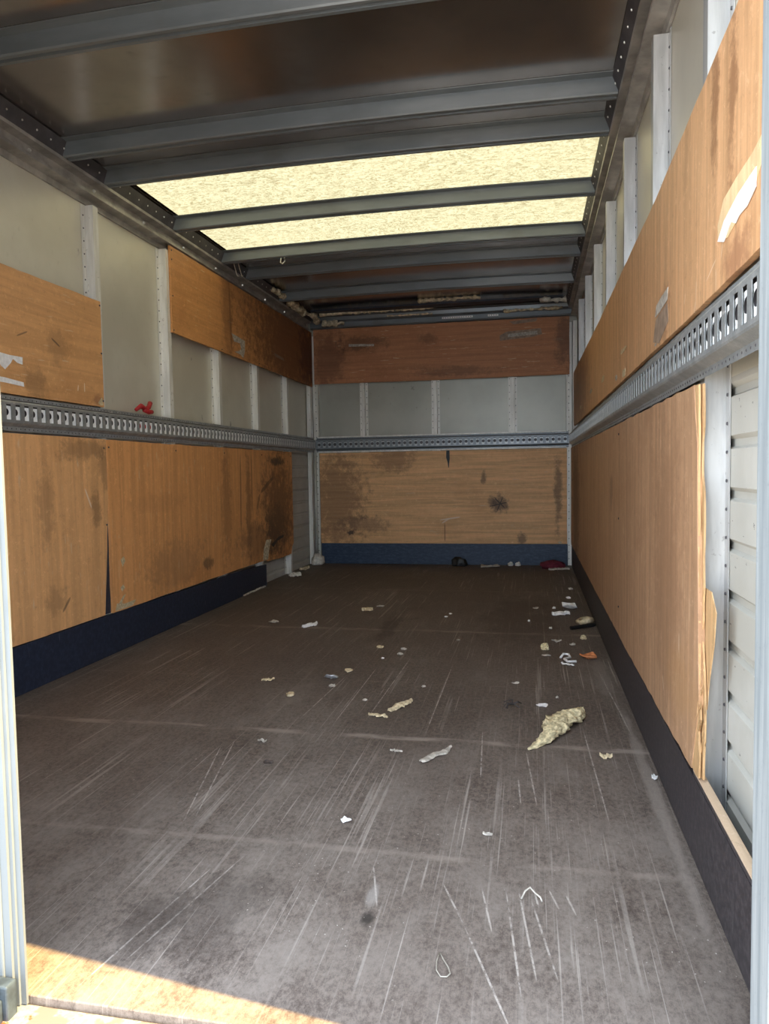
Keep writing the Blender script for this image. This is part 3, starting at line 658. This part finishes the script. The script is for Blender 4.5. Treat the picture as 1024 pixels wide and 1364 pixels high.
p = panel('near lower right plywood sheet with the splintered broken edge', PLY['right_low'], 'x', W - .004, W + .010, [(-4.862, .245), (-4.855, .30), (-4.80, .198), (-4.4, .192), (-3.497, .186), (-3.492, 1.022), (-4.80, 1.022), (-4.832, .9), (-4.838, .8), (-4.85, .6), (-4.855, .45), (-4.868, .36)][2:] , seed=8, amp=.003)
bm = bmesh.new()
add_prism(bm, ragged([(-4.80, 1.02), (-4.834, 1.02), (-4.842, .90), (-4.838, .80), (-4.850, .60), (-4.858, .46), (-4.866, .37), (-4.874, .33), (-4.858, .30), (-4.866, .25), (-4.862, .202), (-4.80, .202), (-4.80, .30), (-4.81, .6)], .004, 3, .03), 'x', W - .0025, W + .0018)
add_prism(bm, ragged([(-4.80, 1.02), (-4.844, 1.02), (-4.850, .93), (-4.838, .90), (-4.838, .84), (-4.856, .80), (-4.862, .60), (-4.852, .50), (-4.872, .42), (-4.880, .33), (-4.872, .25), (-4.870, .202), (-4.80, .202), (-4.81, .6)], .004, 4, .03), 'x', W + .0045, W + .0085)
s = link_mesh('splintered_edge', bm, RAW, p); s['label'] = 'pale raw splintered end'
bm = bmesh.new()
add_prism(bm, [(-4.83, .60), (-4.90, .60), (-4.938, .565), (-4.925, .50), (-4.89, .42), (-4.87, .35), (-4.84, .35)], 'x', W + .0105, W + .0125)
s = link_mesh('split_flap', bm, RAW, p); s['label'] = 'split off orange wood flap'
bm = bmesh.new()
R = random.Random(5)
for k in range(16):
    z = R.uniform(.25, .40); y = -4.875 - R.uniform(-.02, .012); x = W + R.uniform(-.003, .008)
    add_tube(bm, [(x, y + .02, z - .02), (x - .001, y, z), (x - .002, y - R.uniform(.004, .016), z + R.uniform(.004, .03))], .0018, 4, taper=[1, .8, .2])
s = link_mesh('splinters', bm, RAW, p); s['label'] = 'frayed wood splinters'; s['kind'] = 'stuff'
p = panel('far lower right plywood sheet, darkening towards the back corner', PLY['right_low'], 'x', W - .003, W + .010, [(-3.487, .186), (-2.2, .186), (-.03, .19), (-.03, 1.022), (-3.487, 1.022)], seed=9, amp=.0015)
screws(p, [(W - .0032, -.25, z) for z in (.3, .45, .6, .75, .9)] + [(W - .0032, -3.475, z) for z in (.3, .65, .98)], (-1, 0, 0))

def kick(label, mat, bm, edge=None):
    c_ = [v.co.copy() for v in bm.verts]
    t_ = thing('kick_board', Vector((sum(v.x for v in c_) / len(c_), sum(v.y for v in c_) / len(c_), 0)), label, 'kick board')
    link_mesh('board', bm, mat, t_, bevel=.001)
    return t_
kick('dark navy kick board along the foot of the left wall', NAVY, prism([(REAR + .03, .001), (-1.315, .001), (-1.315, .163), (-1.8, .178), (-3.3, .193), (REAR + .03, .195)], 'x', -.014, .004))
o = [k for k in bpy.data.objects if k.name.startswith('kick_board')][0]
link_mesh('seam_shade_sheet', box(-.0123, -.0121, -3.52, -3.22, .196, .98), NAVY, o)  # thin navy sheet added behind the plywood seam so the gap reads as shade
kick('blue kick board along the foot of the back wall', BLUE, box(.052, W - .030, -.003, .013, .001, .188))
k_ = kick('long black kick board along the right wall, its raw top showing at the near end', KICK, box(W + .0106, W + .0175, REAR + .035, -.05, .001, .182))
# front face board stands under the plywood
bm = box(W + .0005, W + .0105, REAR + .035, -.05, .001, .180); link_mesh('face_board', bm, KICK, k_)
bm = box(W + .0003, W + .0178, REAR + .036, -4.80, .1925, .1955); s = link_mesh('raw_top_edge', bm, ENDG, k_); s['label'] = 'raw layered plywood top edge'
bm = box(W + .0005, W + .0175, REAR + .035, -4.80, .1822, .1923); link_mesh('top_board', bm, KICK, k_)

# ------------------------------------------------------------------ roof edge rails and bows
CANTS = []
def cant(x, s, label):
    t_ = thing('cant_rail', (x, REAR / 2, 2.1), label, 'roof rail'); CANTS.append(t_)
    d = [(-.0555, 2.10), (-.046, 2.10), (-.042, 2.124), (.006, 2.130), (.006, 2.143), (-.020, 2.150), (-.020, 2.186), (.022, 2.190), (.024, 2.203), (-.0555, 2.203)]
    link_mesh('rail', prism([(x + s * q, z) for q, z in d], 'y', REAR + .031, -.105), CANT, t_)
    c2 = [(.018, 2.2035), (.024, 2.2035), (.046, 2.262), (.042, 2.265), (.0, 2.265), (.0, 2.2035)]
    bm = prism([(x + s * q, z) for q, z in c2], 'y', REAR + .031, -.105)
    n_ = (s * .93, 0, -.36); y = REAR + .1; pts = []
    while y < -.2: pts.append((x + s * .0352, y, 2.2330)); y += .085
    add_rivets(bm, pts, n_, .0045)
    link_mesh('cove_strip', bm, COVE, t_, mat2=BOLT)['label'] = 'dark cove strip with a row of rivets'
    for k in range(11):
        bm = bmesh.new(); y = -5.1 + .44 * k
        add_dome(bm, (x - s * .020, y, 2.168), (s, 0, 0), .009, .9); link_mesh('bolt', bm, BOLT, t_)
cant(0, 1, 'grey steel rail where the left wall meets the roof')
cant(W, -1, 'grey steel rail with bolts where the right wall meets the roof')

BP = [(-.058, .0655), (-.058, .0620), (-.026, .060), (-.026, .005), (-.022, 0), (-.008, 0), (-.007, .009), (.007, .009), (.008, 0), (.022, 0), (.026, .005), (.026, .060), (.058, .0620), (.058, .0655)]
def bow(y0, label):
    bm = bmesh.new(); rings = []; n = 24; xa, xb = .026, W - .026
    for i in range(n + 1):
        x = xa + (xb - xa) * i / n
        rings.append([bm.verts.new((x, y0 + p_[0], ZR - .0665 + arch(x) + p_[1])) for p_ in BP])
    m = len(BP)
    for a_, b_ in zip(rings, rings[1:]):
        for k in range(m): bm.faces.new((a_[k], a_[(k + 1) % m], b_[(k + 1) % m], b_[k]))
    bm.faces.new(rings[0]); bm.faces.new(rings[-1][::-1])
    return tag(link_mesh('roof_bow', bm, BOW, origin=Vector((W / 2, y0, ZR - .0665))), label, 'roof bow', 'arched roof bows')
b0 = None
for y, lb in ((-4.98, 'roof bow nearest the rear opening, above the frame'), (-4.29, 'arched steel roof bow across the top left of the picture'), (-3.60, 'arched roof bow in front of the narrow dark strip before the skylight'), (-3.30, 'arched roof bow along the front edge of the skylight'),
              (-2.64, 'arched roof bow crossing the middle of the glowing skylight'), (-2.0, 'pale lit roof bow along the back edge of the skylight'), (-1.60, 'dark roof bow just behind the skylight'), (-.92, 'dark roof bow nearest the back wall')):
    if y < -4.9: continue
    if b0 is None: b0 = bow(y, lb)
    else:
        c_ = b0.copy(); COL.objects.link(c_); c_.location.y = y; c_['label'] = lb
# back header and its ruined insulation
HEAD = t_ = thing('back_header', (W / 2, -.04, 2.15), 'dark steel header over the back wall with ragged insulation', 'roof rail')
link_mesh('rail', prism([(.052, 2.152), (-.012, 2.152), (-.020, 2.165), (-.020, 2.20), (-.055, 2.215), (-.060, 2.245), (-.10, 2.255), (.052, 2.255)], 'x', -.01, W + .01), BOW, t_)
link_mesh('navy_strip', box(.10, W - .08, -.36, -.24, 2.232, 2.246), NAVY, t_)['label'] = 'navy strip behind the last bow'
for x0, x1 in ((1.20, 1.47), (1.60, 1.69)):
    bm = bmesh.new(); add_box(bm, x0, x1, -.0245, -.0205, 2.176, 2.192)
    x = x0 + .012
    link_mesh('perforated_strip', bm, STRIP, t_)['label'] = 'white perforated strip'
    bm = bmesh.new()
    while x < x1 - .008: add_dome(bm, (x, -.0246, 2.184), (0, -1, 0), .004, .2); x += .02
    link_mesh('perforation_row', bm, BLACK, t_)
def foam_run(pts, r, seed, mat, label):
    """ragged ribbon of foam along a path"""
    bm = bmesh.new(); R = random.Random(seed); P = []
    for a_, b_ in zip(pts, pts[1:]):
        n = max(2, int((Vector(b_) - Vector(a_)).length / .02))
        P += [Vector(a_).lerp(Vector(b_), k / n) for k in range(n)]
    P.append(Vector(pts[-1])); P = [q + Vector((R.uniform(-1, 1), R.uniform(-1, 1), R.uniform(-.6, .4))) * r * .5 for q in P]
    add_tube(bm, P, r, 7, taper=[R.uniform(.35, 1.25) for _ in P])
    o = link_mesh('insulation_foam', bm, mat, CANTS[0] if 'left roof rail' in label else HEAD, smooth=True); o['label'] = label; return o
foam_run([(.055, -1.16, 2.238), (.06, -1.02, 2.23), (.075, -.93, 2.235)], .022, 1, FOAMD, 'cream foam remnant on the left roof rail beside the last roof bow')
foam_run([(.06, -.80, 2.225), (.06, -.62, 2.215), (.07, -.46, 2.205)], .030, 2, FOAMD, 'thick cream foam clinging along the left roof rail')
foam_run([(.085, -.38, 2.21), (.115, -.28, 2.215), (.10, -.15, 2.20)], .028, 12, FOAMD, 'cream foam lump in the back left roof corner')
foam_run([(.14, -.12, 2.185), (.26, -.085, 2.178), (.32, -.075, 2.178)], .028, 3, FOAMD, 'cream foam block on the header in the back left corner')
foam_run([(.16, -.26, 2.225), (.45, -.25, 2.232), (.80, -.23, 2.238), (1.15, -.22, 2.238)], .016, 4, FOAMD, 'long ragged foam edge running right from the back left roof corner')
foam_run([(.72, -.085, 2.218), (1.12, -.082, 2.218)], .009, 5, FOAMD, 'thin frayed foam line low on the header left of the perforated strip')
foam_run([(1.05, -.38, 2.262), (1.35, -.385, 2.262), (1.56, -.38, 2.262)], .018, 6, FOAMD, 'foam ridge above the white perforated strip')
foam_run([(1.74, -.072, 2.205), (1.95, -.072, 2.205), (2.22, -.072, 2.205)], .016, 7, FOAMD, 'crumbling foam line right of the perforated strips')
foam_run([(2.05, -.34, 2.226), (2.15, -.31, 2.222), (2.245, -.28, 2.225)], .026, 8, FOAMW, 'pale foam tuft in the back right roof corner')
bm = tube([(.428, -2.03, 2.198), (.424, -2.034, 2.17), (.436, -2.032, 2.160), (.452, -2.03, 2.175), (.45, -2.03, 2.20)], .004, 6)
tag(link_mesh('cable_tie', bm, PAPER, smooth=True), 'white clip hanging from the bow at the back edge of the skylight', 'cable tie')
for k, (x, lb) in enumerate(((.085, 'left of two pale wire loops hanging by the left roof rail'), (.115, 'right of two pale wire loops hanging by the left roof rail'))):
    bm = tube([(x, -1.9715, 2.250), (x, -1.9715, 2.21), (x, -1.95, 2.18), (x, -1.925, 2.15), (x + .004, -1.92, 2.135), (x + .012, -1.92, 2.138)], .003, 6)
    tag(link_mesh('wire_loop', bm, WIRE, smooth=True), lb, 'wire', 'wire loops by the left roof rail')

# red webbing knotted over the left rail
t_ = thing('webbing_strap', (-.01, -2.99, 1.165), 'red webbing knotted over the top of the left rail', 'strap')
bm = bmesh.new()
add_tube(bm, [(-.006, -3.065, 1.182), (.004, -3.03, 1.205), (.006, -2.99, 1.19)], .013, 8, taper=[.7, 1, .9])
add_tube(bm, [(.006, -3.00, 1.186), (.004, -2.955, 1.203), (-.004, -2.925, 1.228)], .012, 8, taper=[.9, 1, 1.1])
add_tube(bm, [(.008, -3.01, 1.185), (.008, -2.965, 1.178), (.002, -2.92, 1.182)], .012, 8, taper=[.9, 1, .9])
link_mesh('knot', bm, RED, t_, smooth=True)
bm = bmesh.new(); add_box(bm, .0105, .0125, -3.08, -2.95, 1.085, 1.115)
link_mesh('strap_tail', bm, RED, t_)['label'] = 'red strap end seen through the rail slots'

# ------------------------------------------------------------------ things lying on the floor
def lies(bm, name, mat, label, cat, group=None, smooth=False):
    return tag(link_mesh(name, bm, mat, smooth=smooth), label, cat, group)
lies(lump((.040, -.098, .002), (.058, .055, .068), 3, .30, 2.2), 'foam_lump', FOAMW, 'round off white foam lump at the foot of the back left corner post', 'foam', smooth=True)
# big foam piece: pointed at the near left end, knobbly and wide at the far right
bm = bmesh.new(); n = 60; rings = []; A, B = Vector((1.948, -4.250, 0)), Vector((2.118, -3.925, 0)); ax = (B - A).normalized(); nx = Vector((ax.y, -ax.x, 0))
for i in range(n + 1):
    f_ = i / n; wd_ = .036 * min(1, (f_ * 1.9) ** .9) * (1 - max(0, (f_ - .78) / .22) ** 2 * .72) + .004
    cx_ = A.lerp(B, f_) + nx * .012 * math.sin(f_ * 7)
    ring = []
    for k in range(28):
        a_ = 2 * math.pi * k / 28
        q = 1 + .42 * abs(noise.noise(Vector((f_ * 11, math.cos(a_) * 1.8, math.sin(a_) * 1.8)))) * 2 - .25 + .16 * noise.noise(Vector((f_ * 34, math.cos(a_) * 5, math.sin(a_) * 5 + 5)))
        h = .016 * min(1, f_ * 2.2) + .004
        ring.append(bm.verts.new(cx_ + nx * wd_ * q * math.cos(a_) + Vector((0, 0, max(.0008, h + h * q * math.sin(a_) * 1.05)))))
    rings.append(ring)
for a_, b_ in zip(rings, rings[1:]):
    for k in range(28): bm.faces.new((a_[k], a_[(k + 1) % 28], b_[(k + 1) % 28], b_[k]))
bm.faces.new(rings[0][::-1]); bm.faces.new(rings[-1])
o = lies(bm, 'foam_chunk', FOAM, 'large knobbly yellow foam chunk with a pointed end on the floor, right of centre', 'foam', smooth=True)
def strip(a_, b_, w, seed, th=.004, wob=.010, h=.008):
    """ragged slightly arched strip between two floor points"""
    A, B = Vector((*a_, 0)), Vector((*b_, 0)); d = (B - A).normalized(); nn = Vector((-d.y, d.x, 0)); bm = bmesh.new(); rows = []; n = 18
    N = lambda f_, k: noise.noise(Vector((f_ * 3.0 + seed * 5.1, k, seed))) + .4 * noise.noise(Vector((f_ * 11.0, k + 3, seed)))
    for i in range(n + 1):
        f_ = i / n; c_ = A.lerp(B, f_) + nn * wob * N(f_, 1) * min(1, (B - A).length / .1)
        e = (.25 + .75 * math.sin(math.pi * min(.97, f_ + .03)) ** .6)
        wl, wr = w * e * (1 + .7 * N(f_, 5)), w * e * (1 + .7 * N(f_, 9))
        z = .001 + h * max(0, .4 + N(f_, 2))
        rows.append([bm.verts.new(c_ + nn * u + Vector((0, 0, zz))) for u, zz in ((-wl, z), (0, z + th * .4), (wr, z), (wr * .85, z + th), (0, z + th * 1.5), (-wl * .85, z + th))])
    for p_, q in zip(rows, rows[1:]):
        for k in range(6): bm.faces.new((p_[k], p_[(k + 1) % 6], q[(k + 1) % 6], q[k]))
    bm.faces.new(rows[0][::-1]); bm.faces.new(rows[-1]); return bm
lies(strip((1.462, -3.975), (1.525, -3.855), .013, 1, .008), 'foam_strip', TAN, 'tan foam strip on the floor, left of centre of the cross seam', 'scrap')
lies(strip((1.398, -4.012), (1.472, -4.042), .010, 2), 'wood_sliver', TAN, 'curved tan sliver just left of the tan foam strip', 'scrap')
lies(strip((1.640, -4.40), (1.717, -4.275), .013, 3, .004), 'paper_strip', PAPERG, 'crumpled greyish paper strip in mid floor, near side of the cross seam', 'scrap')
lies(flake(1.150, -3.605, .035, .030, .3, 4, .003, .022), 'foil_scrap', GREYF, 'crumpled grey foil scrap left of the floor centre', 'scrap')
lies(flake(1.195, -3.495, .021, .018, .8, 5, .006), 'tan_flake', TAN, 'round tan flake just behind the grey foil scrap', 'scrap')
lies(flake(1.053, -3.850, .020, .025, .2, 6, .008), 'tan_flake', TAN, 'cream tan flake alone, left and in front of the grey foil scrap', 'scrap')
lies(strip((.872, -3.675), (.925, -3.668), .012, 7), 'tan_flake', TAN, 'leftmost tan flake on the floor, towards the left wall', 'scrap')
lies(flake(1.182, -3.714, .016, .013, .2, 8, .005), 'tan_flake', PAPERG, 'small tan flake directly in front of the grey foil scrap', 'scrap')
lies(flake(1.511, -4.771, .015, .012, .1, 9, .003, .006), 'paper_chip', PAPER, 'bright white paper chip alone on the near floor, left of centre', 'scrap')
lies(flake(1.855, -4.783, .014, .006, .0, 10, .003), 'paper_chip', PAPERG, 'small narrow white chip on the near floor, right of centre', 'scrap')
lies(strip((1.535, -4.322), (1.575, -4.332), .005, 11, .003), 'paper_chip', PAPERG, 'thin pale sliver left of the crumpled paper strip', 'scrap')
lies(strip((1.105, -4.31), (1.135, -4.315), .006, 12, .003), 'paper_chip', PAPERG, 'thin pale chip on the left floor on the near side of the cross seam', 'scrap')
lies(flake(1.198, -4.469, .020, .006, .1, 13, .004), 'bark_bit', BROWN, 'dark brown bit on the left floor near the white scratches', 'scrap')
lies(strip((2.152, -4.275), (2.188, -4.275), .011, 14, .006), 'wood_chip', TAN, 'rectangular tan chip in front of the large foam chunk', 'scrap')
lies(flake(2.285, -4.40, .010, .018, .1, 15, .004), 'paper_chip', PAPER, 'white chip against the right kick board near the broken plywood', 'scrap')
lies(tube([(1.936, -5.028, .004), (1.943, -5.010, .010), (1.953, -4.998, .012), (1.963, -5.008, .007), (1.973, -5.018, .005), (1.976, -5.028, .003)], .0018, 6), 'bent_wire', PAPERG, 'bent white wire on the near floor', 'wire', smooth=True)
lies(tube([(1.797, -5.212, .003), (1.7945, -5.235, .003), (1.797, -5.258, .003), (1.806, -5.272, .003), (1.816, -5.271, .003), (1.821, -5.262, .003), (1.816, -5.247, .003), (1.805, -5.228, .003), (1.798, -5.213, .003)], .0012, 6), 'wire_loop', WIRE, 'thin teardrop wire loop at the bottom of the floor', 'wire', smooth=True)
lies(strip((2.055, -3.735), (2.045, -3.74), .004, 50), 'paper_chip', PAPERG, 'tiny pale chip behind the torn white scrap beyond the large foam chunk', 'scrap')
lies(flake(1.995, -3.831, .026, .016, .5, 16, .002, .012), 'paper_scrap', PAPER, 'torn white scrap just beyond the large foam chunk', 'scrap')
lies(flake(1.895, -3.57, .022, .005, .4, 17, .002, .006), 'paper_scrap', PAPERG, 'thin pale scrap left beyond the torn white scrap', 'scrap')
bm = bmesh.new(); R = random.Random(3)
for k in range(9):
    a_ = R.uniform(0, 6.28); add_tube(bm, [(1.889, -3.835, .004), (1.889 + .02 * math.cos(a_), -3.835 + .03 * math.sin(a_), .012), (1.889 + .035 * math.cos(a_ + .3), -3.835 + .05 * math.sin(a_ + .3), .003)], .0016, 4)
lies(bm, 'lint_tuft', COVE, 'dark wiry lint tuft left of the torn white scrap', 'scrap')
lies(flake(2.207, -3.135, .042, .050, .2, 18, .006, .026, n=9), 'leaf_fragment', ORANGE, 'orange leaf like fragment by the right kick board', 'scrap')
lies(tube([(2.085, -3.16, .006), (2.098, -3.115, .012), (2.122, -3.12, .012), (2.127, -3.16, .008), (2.10, -3.19, .008), (2.112, -3.225, .006), (2.15, -3.215, .006)], .0055, 6), 'twisted_strip', PAPER, 'curly white twisted strip left of the orange fragment', 'scrap', smooth=True)
lies(strip((2.085, -3.245), (2.135, -3.285), .009, 19, .003), 'paper_scrap', PAPER, 'flat white sliver in front of the curly white strip', 'scrap')
lies(tube([(2.160, -2.556, .010), (2.225, -2.51, .010), (2.290, -2.462, .010)], .0095, 8), 'plastic_rod', BLACK, 'black rod against the right kick board', 'rod')
lies(tube([(2.282, -2.415, .026), (2.25, -2.445, .026), (2.222, -2.44, .014), (2.205, -2.39, .010), (2.225, -2.33, .010), (2.26, -2.30, .012), (2.285, -2.33, .016)], .0125, 7, taper=[1.2, 1.3, 1, .9, .9, .9, .6]), 'wood_offcut', TAN, 'looped beige wood offcut resting behind the black rod', 'scrap', smooth=True)
lies(flake(2.18, -1.965, .050, .065, .5, 20, .004, .03), 'paper_scrap', PAPER, 'largest white paper scrap near the right wall, further back', 'scrap')
lies(strip((2.075, -2.185), (2.175, -2.165), .022, 21, .012), 'paper_curl', PAPER, 'curved white curl in front of the largest white paper scrap', 'scrap')
lies(flake(2.094, -1.99, .013, .02, 0, 22, .008), 'paper_chip', PAPER, 'white speck left of the largest white paper scrap', 'scrap')
lies(flake(1.982, -2.0, .022, .016, 0, 23, .005), 'paper_chip', PAPERG, 'pale chip left of the white speck, right half of the far floor', 'scrap')
lies(flake(1.945, -2.38, .008, .012, 0, 24, .006), 'paper_chip', PAPER, 'tiny white speck left of the white curl and nearer', 'scrap')
lies(flake(2.057, -2.555, .010, .014, 0, 25, .006), 'paper_chip', PAPERG, 'small pale speck left of the black rod', 'scrap')
lies(lump((2.212, -2.758, 0), (.016, .02, .012), 4, .4), 'crumb', TAN, 'pale crumb in front of the black rod', 'scrap')
lies(flake(2.08, -2.84, .030, .02, .3, 26, .004, .012), 'paper_scrap', PAPERG, 'whitish scrap amid dust between the rod and the curly strip', 'scrap')
lies(flake(2.15, -2.90, .022, .014, .2, 27, .004), 'paper_scrap', PAPERG, 'whitish scrap right of the dusty patch in front of the rod', 'scrap')
lies(lump((2.018, -2.997, 0), (.019, .024, .018), 5, .4), 'crumb', FOAM, 'yellow crumb left of the curly white strip', 'scrap')
lies(flake(2.022, -3.12, .022, .010, 0, 28, .004), 'paper_chip', PAPERG, 'small pale chip just in front of the yellow crumb', 'scrap')
lies(strip((.945, -2.195), (1.012, -2.18), .018, 29, .012), 'wood_sliver', TAN, 'beige wood sliver lying across the far floor, left of centre', 'scrap')
lies(flake(1.03, -2.04, .030, .022, .1, 30, .005), 'paper_chip', PAPERG, 'pale chip just beyond the beige wood sliver on the far floor', 'scrap')
lies(flake(.521, -2.571, .035, .028, .2, 31, .006), 'paper_chip', PAPERG, 'pale chip on the far left floor near the navy kick board', 'scrap')
lies(strip((.735, -2.70), (.785, -2.60), .016, 32, .01), 'paper_curl', PAPER, 'small white curl on the left floor in front of the beige wood sliver', 'scrap')
for x, y, s_, m_, lb in ((1.243, -3.072, .022, TAN, 'tan scrap beside a cluster of pale crumbs in mid floor'), (1.362, -3.09, .018, PAPERG, 'farthest pale crumb of the mid floor cluster'), (1.362, -3.184, .018, PAPERG, 'nearest pale crumb of the mid floor cluster'),
                         (1.295, -3.262, .010, PAPER, 'white speck in front of the mid floor cluster'), (1.474, -2.309, .012, PAPER, 'white speck in the middle of the far floor'), (1.49, -2.22, .012, PAPER, 'white speck just beyond the one in mid far floor'),
                         (1.60, -2.869, .012, PAPERG, 'lone pale speck right of the mid floor cluster'), (1.541, -3.662, .012, PAPERG, 'pale speck behind the tan foam strip'), (1.35, -3.859, .012, PAPERG, 'pale speck left of the tan foam strip'),
                         (2.229, -1.255, .02, PAPERG, 'pale crumb near the right kick board well back'), (2.196, -1.616, .02, PAPER, 'white crumb behind the largest white paper scrap')):
    lies(lump((x, y, 0), (s_ * .8, s_ * .6, s_ * .4), x, .4, sub=2), 'crumb', m_, lb, 'scrap', 'crumbs on the floor')
# by the back wall
lies(lump((1.335, -.09, 0), (.07, .035, .05), 8, .5), 'black_rag', BLACK, 'black scrap of rag against the blue kick board', 'rag', smooth=True)
lies(flake(1.595, -.17, .10, .05, .1, 40, .01, .02), 'paper_scrap', PAPERG, 'pale scrap on the floor near the blue kick board, right of the black rag', 'scrap')
lies(lump((1.781, -.045, 0), (.022, .02, .022), 9, .4), 'crumb', PAPER, 'left of two white crumbs against the blue kick board', 'scrap')
lies(lump((1.845, -.042, 0), (.022, .02, .022), 10, .4), 'crumb', PAPER, 'right of two white crumbs against the blue kick board', 'scrap')
lies(lump((2.135, -.19, 0), (.10, .07, .045), 11, .4, 1.6), 'red_cloth', MAROON, 'dark red cloth heap in the back right corner', 'cloth', smooth=True)
lies(strip((2.10, -.30), (2.27, -.27), .02, 41, .01), 'paper_scrap', PAPERG, 'grey sliver in front of the dark red cloth', 'scrap')
lies(strip((.03, -.87), (.10, -.80), .03, 42, .02), 'foam_scrap', FOAMW, 'pale scrap on the floor at the foot of the last left stud', 'scrap')
lies(strip((.005, -.52), (.035, -.36), .02, 43, .015), 'foam_scrap', FOAMD, 'cream scraps at the foot of the ribbed skin by the back left corner', 'scrap')
lies(strip((.010, -1.78), (.020, -1.40), .006, 44, .008), 'paper_scrap', PAPERG, 'pale ragged strip along the end of the navy kick board', 'scrap')
